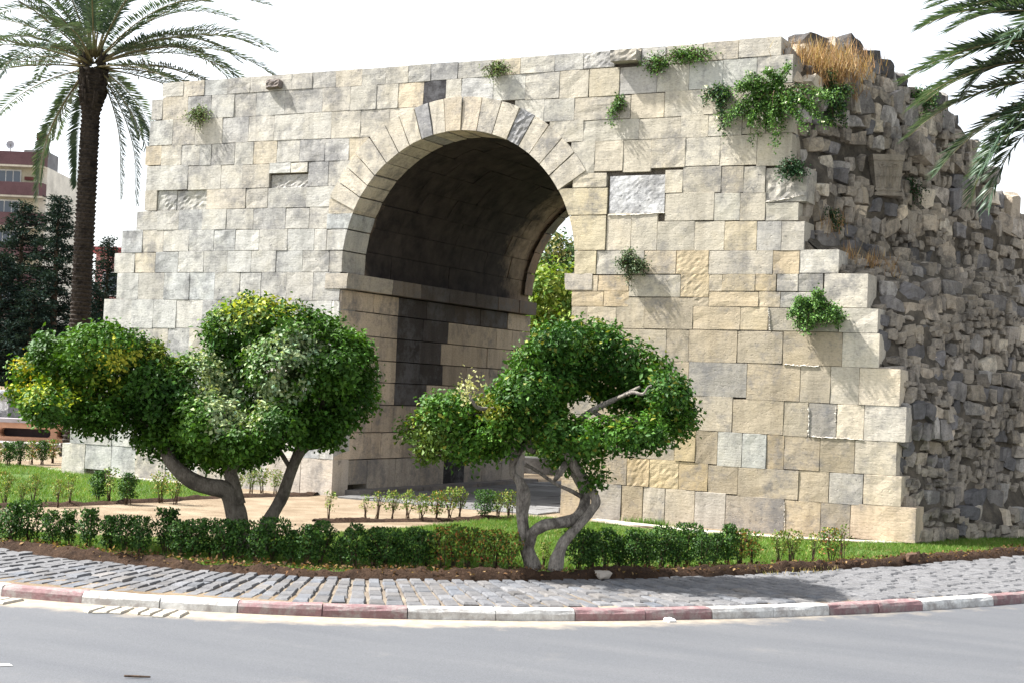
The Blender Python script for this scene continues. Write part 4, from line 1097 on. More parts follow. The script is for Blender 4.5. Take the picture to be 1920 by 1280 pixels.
L1 = [(85, 715, 58, 62), (140, 662, 66, 54), (200, 645, 60, 44), (250, 680, 55, 52), (110, 765, 60, 38), (180, 720, 78, 62), (190, 785, 70, 36), (255, 760, 62, 56), (300, 722, 46, 44), (345, 735, 46, 44),
      (320, 765, 60, 60), (310, 832, 48, 40), (380, 725, 60, 66), (400, 795, 62, 54), (440, 685, 55, 52), (432, 622, 44, 42), (490, 607, 60, 44), (548, 618, 50, 42), (470, 745, 70, 64), (540, 692, 72, 66), (600, 643, 58, 54), (645, 682, 56, 66), (650, 742, 46, 52), (590, 742, 66, 62), (540, 792, 66, 46), (470, 822, 60, 36), (600, 800, 42, 32), (355, 838, 50, 34), (430, 846, 52, 30)]
rl = np.random.default_rng(5)
L1 = [(l[0], l[1] if l[0] > 330 else 700 + (l[1] - 700) * .92, l[2], l[3] * (.9 if l[0] > 330 else .80),   .42 if l[1] > 834 else rl.uniform(-.42, .30), rl.uniform(.40, .58)) for l in L1]
lob1 = lobes_px(L1, D1)
def col1(P, ci, C, r):
    px, py = proj(C); n1 = vnoise(C, 81, 2.2); n2 = vnoise(C, 82, 5.0)
    base = np.array((0.021, 0.066, 0.008)); hi = np.array((0.082, 0.18, 0.016))
    f = np.clip(.45 + .35 * n1 + .2 * n2, 0, 1)[:, None]; c = base * (1 - f) + hi * f
    c = c[ci]
    def patch(x, y, rx, ry, colr, amt):
        e = ((px - x) / rx) ** 2 + ((py - y) / ry) ** 2
        w = np.clip(1.35 - e + .6 * n2, 0, 1) * amt; k = (r.random(len(c)) < w[ci])[:, None]; return np.where(k, np.array(colr), c)
    for a in ((100, 735, 70, 30, (0.26, 0.32, 0.03), .55), (185, 725, 60, 26, (0.20, 0.28, 0.03), .5), (215, 668, 38, 14, (0.38, 0.40, 0.05), .8), (45, 690, 18, 12, (0.38, 0.36, 0.04), .7), (60, 730, 14, 14, (0.46, 0.38, 0.03), .7),
              (310, 660, 45, 26, (0.22, 0.27, 0.04), .75), (490, 578, 85, 18, (0.30, 0.34, 0.04), .8), (440, 600, 40, 30, (0.15, 0.23, 0.05), .6),
              (400, 725, 48, 56, (0.27, 0.34, 0.17), .95), (440, 775, 52, 42, (0.29, 0.36, 0.19), .95), (530, 690, 60, 55, (0.25, 0.33, 0.17), .9), (560, 660, 45, 34, (0.24, 0.32, 0.17), .85), (505, 740, 40, 24, (0.28, 0.35, 0.18), .9), (330, 690, 40, 40, (0.10, 0.19, 0.035), .5)):
        c = patch(*a)
    c = c * np.exp(r.normal(size=(len(P), 1)) * .22)
    return c * (1 + np.array([1, .25, -.4]) * (r.normal(size=(len(P), 1)) * .12))
at_tree(t1, crown('crown', t1, lob1, 2700, 40, .047, col1, r6, sd=.046, inner=.10, ratio=.31, up=.38))

# ---- twisted open tree
r7 = np.random.default_rng(67)
D2 = 13.75
gb = on_ground(1022, 1067)
t2 = empty('twisted_tree', tuple(gb)); tag(t2, 'dark green tree on twisted pale grey looping trunks in front of the arch', 'tree')
limb(t2, [(1003, 1070, 30), (992, 1045, 22), (985, 1010, 19), (980, 965, 18), (983, 930, 19), (975, 905, 15), (962, 885, 11), (964, 862, 10), (975, 842, 11), (985, 832, 10), (968, 812, 9), (945, 795, 8), (905, 780, 6), (860, 775, 4)], D2, M_BARK_G, 'trunk', wk=.66, seed=11, lump=.22)
limb(t2, [(988, 1030, 16), (998, 1000, 13), (1020, 984, 13), (1050, 979, 13), (1078, 972, 14), (1094, 952, 14), (1096, 925, 13), (1086, 900, 12), (1074, 880, 11), (1058, 868, 10)], D2, M_BARK_G, 'branch', wk=.80, dd=[0, -.05, -.1, -.05, .05, .1, .15, .2, .2, .2], seed=12, lump=.14)
limb(t2, [(1040, 1070, 24), (1046, 1040, 19), (1060, 1012, 16), (1085, 985, 14), (1108, 958, 13), (1117, 940, 13), (1108, 915, 13), (1090, 890, 13), (1072, 865, 13), (1060, 835, 11), (1075, 800, 10), (1110, 770, 9), (1160, 745, 7), (1200, 725, 4)], D2, M_BARK_G, 'trunk', wk=.66, dd=[-.05, -.05, -.05, -.05, 0, 0, 0, 0, 0, 0, 0, -.1, -.2, -.3], seed=13, lump=.13)
limb(t2, [(985, 870, 4), (1003, 880, 4), (1022, 893, 4), (1045, 908, 4), (1068, 918, 5), (1090, 930, 6)], D2, M_BARK_G, 'branch', wk=.80, dd=[.1, .1, .12, .12, .1, .1], seed=14, seg=7)
limb(t2, [(985, 832, 9), (968, 850, 5), (958, 836, 6), (975, 820, 7), (990, 815, 6)], D2, M_BARK_G, 'branch', wk=.80, dd=[-.02, -.08, -.1, -.05, 0], seed=15, seg=8)
limb(t2, [(1062, 868, 9), (1050, 885, 8), (1040, 900, 4)][::-1], D2, M_BARK_G, 'branch', wk=.80, dd=[-.1, -.05, 0], seed=16, seg=7)
limb(t2, [(1060, 838, 9), (1040, 790, 7), (1035, 740, 6), (1050, 690, 4)], D2, M_BARK_G, 'branch', wk=.80, dd=[0, .05, .1, .1], seed=17, seg=7)
limb(t2, [(1110, 770, 6), (1150, 790, 5), (1200, 790, 4), (1250, 780, 3)], D2, M_BARK_G, 'branch', wk=.80, dd=[-.1, -.1, -.1, 0], seed=18, seg=7)
limb(t2, [(985, 832, 8), (1000, 845, 7), (975, 800, 6), (940, 770, 6), (900, 765, 5), (885, 750, 4), (878, 720, 3)], D2, M_BARK_G, 'branch', wk=.80, dd=[0, .05, 0, -.2, -.45, -.6, -.6], seed=19, seg=7)
limb(t2, [(1160, 745, 4), (1185, 735, 4), (1205, 738, 3), (1215, 725, 2), (1222, 722, 2)], D2, M_BARK_G, 'branch', wk=.80, dd=[-.5, -.7, -.75, -.75, -.75], seed=20, seg=6)
L2 = [(1000, 682, 45, 38), (1050, 642, 48, 40), (1100, 637, 46, 38), (1150, 657, 48, 38), (1205, 692, 48, 40), (1245, 737, 42, 38), (990, 737, 52, 44), (1045, 715, 55, 46), (1110, 705, 60, 48), (1170, 727, 55, 44), (1225, 772, 45, 34), (1270, 772, 28, 38),
      (1030, 802, 55, 38), (1085, 817, 60, 38), (1145, 815, 60, 36), (1205, 810, 55, 32), (1255, 797, 40, 30), (1075, 857, 50, 24), (1118, 905, 15, 28), (800, 817, 48, 50), (845, 770, 52, 42), (860, 832, 55, 42), (905, 790, 50, 44), (940, 762, 36, 32), (930, 822, 40, 36), (965, 777, 36, 36)]
rl = np.random.default_rng(6)
L2 = [(l[0], l[1], l[2], l[3] * .74, .50 if (l[0], l[1]) in ((1110, 705), (1170, 727), (1225, 772)) else -.42 if 1080 < l[0] < 1260 and 790 < l[1] < 830 else rl.uniform(-.30, .35), rl.uniform(.22, .36) if l[2] > 20 else .12) for l in L2]
lob2 = lobes_px(L2, D2)
def col2(P, ci, C, r):
    px, py = proj(C); n1 = vnoise(C, 91, 2.4); n2 = vnoise(C, 92, 6.0)
    f = np.clip(.4 + .35 * n1 + .25 * n2, 0, 1)[:, None]
    c = np.array((0.024, 0.074, 0.010)) * (1 - f) + np.array((0.085, 0.19, 0.020)) * f
    def patch(x, y, rx, ry, colr, amt):
        e = ((px - x) / rx) ** 2 + ((py - y) / ry) ** 2; w = (np.clip(1.3 - e + .4 * n2, 0, 1) * amt)[:, None]; return c * (1 - w) + np.array(colr) * w
    for a in ((1180, 800, 110, 16, (0.085, 0.20, 0.022), .8), (800, 830, 50, 50, (0.12, 0.16, 0.035), .55), (915, 770, 35, 18, (0.26, 0.22, 0.03), .6), (1095, 640, 20, 12, (0.27, 0.27, 0.05), .5), (1060, 700, 60, 30, (0.055, 0.15, 0.03), .5)):  # bright green strip along the lower shelf paints in its sunlit top
        c = patch(*a)
    c = c[ci] * np.exp(r.normal(size=(len(P), 1)) * .25)
    yl = r.random(len(P)) < .05; c[yl] = np.array((0.22, 0.24, 0.04)) * np.exp(r.normal(size=(yl.sum(), 1)) * .2)
    return c * (1 + np.array([1, .25, -.4]) * (r.normal(size=(len(P), 1)) * .12))
at_tree(t2, crown('crown', t2, lob2, 1150, 40, .046, col2, r7, sd=.048, inner=.14, ratio=.30, rej=.72))
# pale dead sprig above the left lobe
P = at_depth(878, 725, D2 - .6) + r7.normal(size=(120, 3)) * [.06, .06, .07]
tag(at_tree(t2, link('dry_sprig', leaf_mesh('dry_sprig', P, r7.normal(size=(120, 3)), r7.uniform(.03, .05, 120), r7.uniform(.008, .013, 120), np.tile((0.42, 0.42, 0.20), (120, 1)), M_LEAF, r=r7))), kind='stuff')

# ---- hedge shrubs
def shrub_meshes(seed, h, w, cols, nleaf, bare=.15, size=.034):
    r = np.random.default_rng(seed)
    n = nleaf; z = r.beta(1.4, 1.15, n) * h * (1 - bare) + h * bare
    prof = w * (.55 + .45 * np.sin(np.pi * np.clip((z / h - bare * .5), 0, 1))) * (1 + .22 * np.sin(z * 31 + r.uniform(0, 6)))
    a = r.uniform(0, 2 * np.pi, n); rad = prof * np.sqrt(r.uniform(.12, 1.0, n))
    P = np.c_[np.cos(a) * rad, np.sin(a) * rad, z]
    P[:, :2] += .03 * np.c_[vnoise(P, seed, 14), vnoise(P, seed + 1, 14)]
    N = np.c_[np.cos(a), np.sin(a), np.full(n, .7)] + r.normal(size=(n, 3)) * .6
    k = r.choice(len(cols), n, p=np.array([c[1] for c in cols]) / sum(c[1] for c in cols))
    top = (z / h > .78); c = np.array([c[0] for c in cols])[k]
    c = c * np.exp(r.normal(size=(n, 1)) * .22)
    s = r.uniform(.75, 1.25, n) * size
    D = np.c_[np.cos(a) * .5, np.sin(a) * .5, np.full(n, .8)] + r.normal(size=(n, 3)) * .5
    leaf = leaf_mesh('foliage', P, N, s, s * .30, c, M_LEAF, droop=D, r=r)
    mb = MB()
    for _ in range(7):
        b = r.normal(size=2) * .02; e = r.normal(size=2) * w * .5; V, F = tube_geo([(b[0], b[1], -.03), (b[0] * .5 + e[0] * .4, b[1] * .5 + e[1] * .4, h * .4), (e[0], e[1], h * .85)], [.006, .005, .002], n=5, seg=4); mb.add(V, F)
    stem = poly_mesh('stems', np.array(mb.V), mb.F, M_STEM, True)
    return leaf, stem
DKG = [((0.024, 0.065, 0.013), 4), ((0.042, 0.105, 0.018), 4), ((0.085, 0.17, 0.028), 1.6)]
MIX = [((0.06, 0.13, 0.02), 3), ((0.14, 0.21, 0.03), 3), ((0.30, 0.20, 0.04), 1.2), ((0.30, 0.11, 0.04), 1.0)]
YEL = [((0.09, 0.16, 0.025), 4), ((0.17, 0.23, 0.04), 3), ((0.26, 0.22, 0.06), 1.5)]
SV = {'dark': [shrub_meshes(200 + i, .42, .125 + .022 * (i % 3), DKG, 950, .12) for i in range(7)],
      'mixed': [shrub_meshes(220 + i, .42, .135, MIX, 480) for i in range(3)],
      'yellow': [shrub_meshes(240 + i, .42, .120, YEL, 300, .22) for i in range(4)],
      'sparse': [shrub_meshes(260 + i, .42, .085, YEL, 110, .25) for i in range(3)]}
ORD = ['first', 'second', 'third', 'fourth', 'fifth', 'sixth', 'seventh', 'eighth', 'ninth', 'tenth', 'eleventh', 'twelfth', 'thirteenth', 'fourteenth', 'fifteenth', 'sixteenth', 'seventeenth', 'eighteenth', 'nineteenth', 'twentieth',
       'twenty-first', 'twenty-second', 'twenty-third', 'twenty-fourth', 'twenty-fifth', 'twenty-sixth', 'twenty-seventh', 'twenty-eighth', 'twenty-ninth', 'thirtieth', 'thirty-first', 'thirty-second', 'thirty-third', 'thirty-fourth']
r8 = np.random.default_rng(83)
def shrub_row(items, look, where, group, name='hedge_shrub'):
    for i, (x, y, hpx, kind) in enumerate(items):
        g = on_ground(x, y); d = np.linalg.norm((g - CAM)[:2]); sc = hpx * d / FPX / .42
        o = empty(name, tuple(g + [0, 0, .02])); o.scale = (sc * r8.uniform(.9, 1.15), sc * r8.uniform(.9, 1.15), sc); o.rotation_euler = (0, 0, r8.uniform(0, 6.28))
        lm, sm = SV[kind][r8.integers(len(SV[kind]))]
        link('foliage', lm, o); link('stems', sm, o)
        tag(o, f'{look}, {ORD[i]} from left {where}' if where else look, 'shrub', group)
hy = lambda x: np.interp(x, [0, 150, 280, 500, 700, 960, 1200, 1420, 1600], [1022, 1030, 1042, 1057, 1067, 1074, 1071, 1062, 1052])
fr = [-15, 20, 52, 95, 128, 165, 205, 232, 262]
shrub_row([(x, hy(x) + r8.normal() * 2, 67 + r8.normal() * 8, 'dark') for x in fr], 'dark green hedge shrub by the pavement', 'before the first gap', 'dark shrubs of the front hedge')
fr = [312, 338, 365, 392, 420, 450, 480, 512, 545, 575, 602, 640, 664, 700, 724, 748, 775, 800]
shrub_row([(x, hy(x) + r8.normal() * 2, 75 + r8.normal() * 9, 'dark') for x in fr], 'dark shaded hedge shrub by the cloud-pruned tree', 'after the gap', 'shaded shrubs of the front hedge')
fr = [826, 850, 876, 902, 928, 955]
shrub_row([(x, hy(x) + r8.normal() * 2, 74 + r8.normal() * 5, 'mixed') for x in fr], 'red and yellow tipped hedge shrub', 'up to the twisted tree', 'red tipped shrubs of the front hedge')
shrub_row([(1020, 1066, 48, 'yellow')], 'small yellow-green shrub between the twisted trunks', '', 'small shrub between the trunks')
fr = [1085, 1108, 1135, 1162, 1188, 1214, 1240, 1265, 1290, 1315, 1340, 1364]
shrub_row([(x, hy(x) + r8.normal() * 2, 69 + r8.normal() * 8, 'dark') for x in fr], 'dark green hedge shrub after the twisted tree', 'of its run', 'dark shrubs after the twisted tree')
shrub_row([(1386, 1062, 66, 'mixed'), (1408, 1061, 60, 'mixed')], 'yellowish hedge shrub ending the dense run', 'of two', 'yellowish end shrubs')
shrub_row([(1460, 1058, 58, 'yellow'), (1484, 1058, 60, 'yellow'), (1524, 1056, 52, 'sparse'), (1556, 1055, 60, 'mixed'), (1578, 1052, 62, 'sparse')], 'thin young yellowish shrub past the hedge', 'of five', 'young shrubs past the hedge')
shrub_row([(x, 946 - (x > 150) * 3 + r8.normal() * 3, 52 + r8.normal() * 5, k) for x, k in ((8, 'yellow'), (40, 'yellow'), (62, 'yellow'), (108, 'yellow'), (132, 'sparse'), (184, 'dark'), (206, 'sparse'), (238, 'dark'), (300, 'yellow'), (328, 'yellow'))], 'low shrub in the grass behind the dirt path', 'of its row', 'shrubs behind the path')
shrub_row([(x, 870 + r8.normal() * 2, 40, k) for x, k in ((-8, 'mixed'), (14, 'dark'), (36, 'dark'), (58, 'mixed'), (78, 'dark'), (98, 'mixed'))], 'small shrub before the slotted low wall', 'of its row', 'shrubs before the low wall')
shrub_row([(x, 926 + r8.normal() * 2, 45 + r8.normal() * 3, 'yellow') for x in (446, 470, 490, 516)], 'light green shrub at the wall foot', 'of four', 'shrubs at the wall foot')
shrub_row([(617, 976, 50, 'sparse')], 'lone thin shrub on the dirt path before the arch pier', '', 'lone path shrub')
shrub_row([(x, 973 + r8.normal() * 2, hh_, k) for x, hh_, k in ((684, 42, 'sparse'), (708, 48, 'sparse'), (736, 50, 'yellow'), (764, 50, 'yellow'), (790, 48, 'yellow'), (818, 52, 'mixed'), (842, 54, 'yellow'), (862, 54, 'yellow'))], 'yellow-green shrub before the arch passage', 'of the left run', 'shrubs before the passage')
shrub_row([(908, 974, 52, 'dark'), (934, 973, 48, 'yellow'), (954, 972, 50, 'yellow')], 'shrub before the passage beside the twisted tree', 'of three', 'shrubs beside the twisted tree')

# ---- plants rooted in the wall
r9 = np.random.default_rng(97)
def wall_plant(name, label, cat, px, py, rx, ry, n, cols, hang=.5, size=.032, Y=None, out_=.22, strands=(), base_p=None, flowers=0):
    c = on_facade(px, py) if base_p is None else np.asarray(base_p)
    k = np.linalg.norm(c - CAM) / FPX
    o = empty(name, tuple(c))
    ns = 34; n = int(n * 1.7); out_ *= .65; mb = MB(); P = []
    for s in range(ns):
        a = r9.uniform(0, 2 * np.pi); e = np.array([math.cos(a) * rx * k * r9.uniform(.3, 1), -out_ * r9.uniform(.25, 1.0), math.sin(a) * ry * k * r9.uniform(.3, 1)])
        m = e * .5 + np.array([0, -out_ * .3, .05]); e = e - np.array([0, 0, hang * abs(r9.normal()) * ry * k * .5])
        V, F = tube_geo([(0, .03, 0), m, e], [.006, .005, .002], n=6, seg=4); mb.add(V, F)
        t = r9.uniform(.25, 1.05, n // ns)[:, None]
        q = (1 - t) ** 2 * 0 + 2 * t * (1 - t) * m + t * t * e
        P.append(q + r9.normal(size=q.shape) * .03)
    for (x0, y0, x1, y1) in strands:
        p0 = on_facade(x0, y0) - c; p1 = on_facade(x1, y1) - c; mid = (p0 + p1) / 2 + [r9.normal() * .05, -.10, 0]; p0[1] -= .12; p1[1] -= .05
        V, F = tube_geo([p0, mid, p1], [.005, .004, .002], n=7, seg=4); mb.add(V, F)
        t = r9.uniform(0, 1, 110)[:, None]; q = (1 - t) ** 2 * p0 + 2 * t * (1 - t) * mid + t * t * p1; P.append(q + r9.normal(size=q.shape) * .03)
    P = np.vstack(P); P[:, 1] = np.minimum(P[:, 1], -.005); nn = len(P)
    link('stems', poly_mesh('stems', np.array(mb.V), mb.F, M_STEM, True), o)
    cc = np.array(cols)[r9.integers(0, len(cols), nn)] * np.exp(r9.normal(size=(nn, 1)) * .2)
    s = r9.uniform(.7, 1.2, nn) * size
    N = r9.normal(size=(nn, 3)) * .7 + [-.2, -.6, .5]
    link('foliage', leaf_mesh('foliage', P, N, s, s * .36, cc, M_LEAF, r=r9), o)
    if flowers:
        q = P[r9.integers(0, nn, flowers)] + [0, -.03, .01]
        q = np.repeat(q, 4, 0)
        link('flowers', leaf_mesh('flowers', q, r9.normal(size=(len(q), 3)) * .5 + [0, -1, .3], np.full(len(q), .028), np.full(len(q), .011), np.tile((.75, .75, .6), (len(q), 1)), M_LEAF, r=r9), o)
    return tag(o, label, cat, 'plants growing out of the masonry')
G1 = [(0.07, 0.15, 0.035), (0.12, 0.22, 0.05), (0.04, 0.095, 0.03)]
G2 = [(0.13, 0.19, 0.07), (0.19, 0.25, 0.10), (0.08, 0.13, 0.05)]
G3 = [(0.025, 0.065, 0.03), (0.04, 0.09, 0.035), (0.02, 0.05, 0.02)]
wall_plant('wall_plant', 'sparse light green plant high on the wall below the palm', 'plant', 378, 218, 46, 22, 420, G2)
wall_plant('wall_plant', 'small green tuft under the coping above the arch crown', 'plant', 935, 132, 34, 18, 300, G2, .3)
wall_plant('caper_bush', 'green trailing plant spread along the coping', 'plant', 1290, 108, 74, 18, 620, [(0.10, 0.20, 0.035), (0.06, 0.13, 0.03)], .3, out_=.2)
wall_plant('caper_bush', 'bushy left end of the coping plant hanging lower', 'plant', 1232, 122, 30, 22, 420, G1, .5)
wall_plant('wall_plant', 'small hanging tuft on the wall right of the arch crown', 'plant', 1160, 198, 18, 24, 260, G1, 1.2, strands=((1158, 200, 1152, 238),), out_=.12)
wall_plant('caper_bush', 'large hanging caper bush with pale flowers at the top corner', 'plant', 1458, 176, 122, 60, 7000, G1 + [(0.09, 0.2, 0.03)], .7, out_=.42, strands=((1400, 190, 1412, 270), (1420, 195, 1424, 262), (1440, 200, 1446, 250), (1470, 205, 1470, 255)), flowers=40)
wall_plant('caper_bush', 'dark hanging arm of plant left of the large caper bush', 'plant', 1352, 180, 34, 24, 700, G3 + G1, .6, out_=.25, strands=((1355, 185, 1360, 262), (1362, 190, 1352, 250), (1350, 185, 1358, 240)), flowers=6)
wall_plant('caper_bush', 'dark green bush where the facing ends, below the big caper', 'plant', 1492, 322, 36, 26, 800, G3, .4, out_=.3)
wall_plant('caper_bush', 'grey-green tuft on the wall right of the arch spring', 'plant', 1188, 498, 34, 32, 1000, [(0.07, 0.11, 0.05), (0.12, 0.16, 0.08), (0.045, 0.075, 0.04)], .35, out_=.26)
wall_plant('caper_bush', 'round bright green bush on the corner blocks', 'plant', 1531, 582, 54, 42, 5200, G1 + [(0.11, 0.23, 0.05)], .4, out_=.36, flowers=5)
wall_plant('wall_plant', 'green plant on the rubble below the dry grass', 'plant', 0, 0, 62, 58, 2600, G3 + G1, .6, base_p=rub_pt(.75, 5.75, .05), out_=.4)
wall_plant('wall_plant', 'small green tuft on the rubble crest', 'plant', 0, 0, 42, 30, 1100, G3 + G1, .5, base_p=rub_pt(3.3, 6.15, .08), out_=.25)
wall_plant('wall_plant', 'dim green creeper among rubble right of the carved capital', 'plant', 0, 0, 34, 26, 420, G3, .6, base_p=rub_pt(2.6, 4.75, .08), out_=.2)
wall_plant('wall_plant', 'dark weeds among stones in the upper rubble', 'plant', 0, 0, 30, 20, 300, G3, .6, base_p=rub_pt(.5, 4.1, .05), out_=.15)
# dry grass on the crest and in the rubble
def dry_tuft(label, pts, spread, n, h, cols, group='dry grass on the ruin'):
    c = np.mean(pts, 0); o_loc = c
    P = np.array(pts)[r9.integers(0, len(pts), n)] + r9.normal(size=(n, 3)) * spread - c
    hh_ = h * r9.uniform(.4, 1.1, n); lean = r9.normal(size=(n, 2)) * .32
    a = r9.uniform(0, 6.28, n); w = r9.uniform(.003, .006, n); sd = np.c_[np.cos(a) * w, np.sin(a) * w, 0 * a]
    V = np.empty((n, 3, 3)); V[:, 0] = P - sd; V[:, 1] = P + sd; V[:, 2] = P + np.c_[lean * hh_[:, None], hh_]
    cc = np.array(cols)[r9.integers(0, len(cols), n)] * np.exp(r9.normal(size=(n, 1)) * .2)
    o = link('dry_grass', np_mesh('dry_grass', V.reshape(-1, 3), np.arange(n * 3).reshape(-1, 3), M_DRY, np.repeat(cc, 3, 0)), None, tuple(c)); tag(o, label, 'dry grass', group)
OR = [(0.31, 0.185, 0.09), (0.38, 0.25, 0.13), (0.24, 0.14, 0.07), (0.42, 0.31, 0.18)]
dry_tuft('orange dry grass growing on top behind the corner blocks', [(u, y, 6.12 + .05 * y) for u in np.linspace(4.72, 5.5, 8) for y in (.35, .7, 1.1, 1.5)], (.12, .18, .07), 1500, .26, OR)
dry_tuft('dry orange weeds spilling below the crest onto the rubble', [rub_pt(s, v, .02) for s in (.4, .7, 1.0, 1.25) for v in (6.1, 5.9)], (.08, .1, .08), 1000, .28, OR)
dry_tuft('dry brown grass on the rubble ledge by the corner blocks', [rub_pt(s, v, .05) for s, v in ((.35, 3.55), (.6, 3.5), (.9, 3.45), (.4, 3.9), (.6, 4.0))], (.06, .1, .06), 420, .2, OR)
dry_tuft('short dry weeds at the soil edge of the paved walk', [on_ground(x, y) for x, y in ((1470, 1068), (1500, 1070), (1530, 1064), (1440, 1074))], (.12, .08, .01), 300, .05, [(0.36, 0.27, 0.14), (0.2, 0.2, 0.07)], None)
# weeds at the wall foot
for (x, y, lab) in ((1210, 984, 'low green weeds at the wall foot past the twisted tree'),):
    dry_tuft(lab, [on_ground(x + dx, y + dx * .08) for dx in (-25, -10, 5, 20, 30)], (.08, .04, .01), 600, .11, [(0.08, 0.17, 0.03), (0.13, 0.22, 0.05)], None)
# ================================================================== PALMS, BACKGROUND
def frond_geo(base, az, el, L, bend, r, leaf=.40, n=88, dry=False, stiff=0.0, twist=None):
    """one pinnate frond: rachis tube and leaflets"""
    m = 14; pts = [np.array(base, float)]; e = el
    dirh = np.array([math.cos(az), math.sin(az), 0])
    for k in range(m):
        t = k / m; d = dirh * math.cos(e) + UP * math.sin(e)
        pts.append(pts[-1] + d * L / m); e -= bend / m * (0.5 + 1.3 * t)
        e = max(e, -1.52)
    P = np.array(pts); T = np.gradient(P, axis=0); T /= np.linalg.norm(T, axis=1)[:, None]
    side = np.cross(dirh, UP); 
    V, F = tube_geo(P, np.interp(np.arange(m + 1), [0, 2, m], [.030, .016, .003]), n=m + 1, seg=5)
    F3 = []
    for f in F: F3 += [f] if len(f) == 3 else [(f[0], f[1], f[2]), (f[0], f[2], f[3])]
    u = np.linspace(.14, .995, n) ; u = np.concatenate([u, u + .006]); sg = np.r_[np.ones(n), -np.ones(n)]
    idx = np.clip(u * m, 0, m - 1e-4); i = idx.astype(int); fr = (idx - i)[:, None]
    p = P[i] * (1 - fr) + P[i + 1] * fr; t = T[i]
    nrm = np.cross(side[None], t); nrm *= np.sign(nrm[:, 2:3] + 1e-6)
    ln = leaf * np.interp(u, [.14, .3, .6, .9, 1.0], [.55, .95, 1.0, .7, .45]) * r.uniform(.85, 1.1, len(u))
    fwd = np.interp(u, [.14, .6, 1], [.35, .7, 1.5])[:, None]
    d = side[None] * sg[:, None] + t * fwd + nrm * (.42 + r.normal(size=(len(u), 1)) * .16) - UP * .10
    d /= np.linalg.norm(d, axis=1)[:, None]
    w = .017 * np.ones(len(u)); b = np.cross(d, nrm); b /= np.linalg.norm(b, axis=1)[:, None] + 1e-9
    LV = np.empty((len(u), 4, 3)); LV[:, 0] = p; tip = p + d * ln[:, None] - UP * (.10 * ln[:, None]); LV[:, 2] = tip
    mid = p + d * ln[:, None] * .45; LV[:, 1] = mid + b * w[:, None]; LV[:, 3] = mid - b * w[:, None]
    k = np.arange(len(u))[:, None] * 4
    LF = np.concatenate([k + [0, 1, 2], k + [0, 2, 3]])
    c0 = np.array((0.30, 0.24, 0.13)) if dry else np.array((0.030, 0.062, 0.040))
    c1 = np.array((0.38, 0.30, 0.17)) if dry else np.array((0.09, 0.135, 0.09))
    f = r.uniform(0, 1, (len(u), 1)); lc = np.repeat(c0 * (1 - f) + c1 * f, 4, 0)
    nv = len(V)
    cols = np.vstack([np.tile((0.20, 0.17, 0.085), (nv, 1)), lc])
    return np.vstack([V, LV.reshape(-1, 3)]), np.vstack([np.array(F3), LF + nv]), cols
def palm(loc, height, rt, seed, label, fronds, leaf=.37, boot=True):
    r = np.random.default_rng(seed); o = empty('palm_tree', tuple(loc)); tag(o, label, 'palm')
    # trunk of stacked leaf bases
    rings = int(height / .085); seg = 22; V = []; zs = []
    for k in range(rings * 2 + 1):
        z = k * height / (rings * 2); rad = rt * (1.12 - .16 * min(1, z / height * 1.2)) * (1 + .35 * max(0, 1 - z / .4))
        if z > height - .9: rad *= 1 + .42 * min(1, (z - height + .9) / .35)
        a = np.linspace(0, 2 * np.pi, seg, endpoint=False)
        saw = 1.10 if k % 2 else .97
        alt = (np.arange(seg) + (k // 2)) % 2
        rr = rad * (saw + (.07 * alt if k % 2 else 0)) * (1 + r.normal(size=seg) * .018)
        V.append(np.c_[np.cos(a) * rr, np.sin(a) * rr, np.full(seg, z - (.02 if k % 2 == 0 else 0)) + r.normal(size=seg) * .006])
    V = np.vstack(V); n = rings * 2 + 1
    F = [(k * seg + j, k * seg + (j + 1) % seg, (k + 1) * seg + (j + 1) % seg, (k + 1) * seg + j) for k in range(n - 1) for j in range(seg)]
    F.append(tuple((n - 1) * seg + j for j in range(seg)))
    link('trunk', poly_mesh('trunk', V, F, M_PALMBARK), o)
    # old cut leaf bases under the crown
    mb = MB()
    for k in range(46):
        a = r.uniform(0, 6.28); z = height - r.uniform(-.1, .85); q = np.array([math.cos(a), math.sin(a), 0]) * rt * 1.15
        Vt, Ft = tube_geo([q * .8 + [0, 0, z], q * 1.25 + [0, 0, z + .12], q * 1.45 + [0, 0, z + .26 + r.normal() * .04]], [.045, .035, .022], n=5, seg=5); mb.add(Vt, Ft)
    link('leaf_bases', poly_mesh('leaf_bases', np.array(mb.V), mb.F, M_PALMBARK), o)
    tc = math.atan2(-EF[1], -EF[0])
    for (az, el, L, bend, dry) in fronds:
        if el < .1 and abs((az - tc + math.pi) % (2 * math.pi) - math.pi) < .75: continue
        b = np.array([math.cos(az) * rt * .5, math.sin(az) * rt * .5, height + .02 + .25 * max(0, math.sin(el))])
        V, F, c = frond_geo(b, az, el, L, bend, r, leaf, dry=dry)
        link('frond', np_mesh('frond', V, F, M_FROND, c), o)
    return o
ra = np.random.default_rng(101)
azr = math.atan2(ER[1], ER[0])                         # azimuth that points to the side in view
fl = []
for k in range(52):
    az = k * 2.39996 + ra.normal() * .12; u = k / 52
    el = 1.42 - 1.55 * u ** .9 + ra.normal() * .10
    fl.append((az, el, ra.uniform(3.4, 4.1), ra.uniform(.75, 1.2) * (1.0 if el > .1 else .85), False))
for (daz, el, L) in ((0, -.95, 2.9), (.35, -1.1, 2.7), (-.3, -.75, 3.0), (math.pi, -.95, 2.9), (math.pi - .4, -.8, 2.6), (2.2, -1.1, 2.4)):
    fl.append((azr + daz, el, L, .8, False))
dp = 30.0
pb = at_depth(136, 866, dp); pb[2] = -.05
palm(pb, 7.85, .18, 5, 'tall date palm with dark ringed trunk beside the far end of the gateway', fl)
fl = []
rb = np.random.default_rng(103)
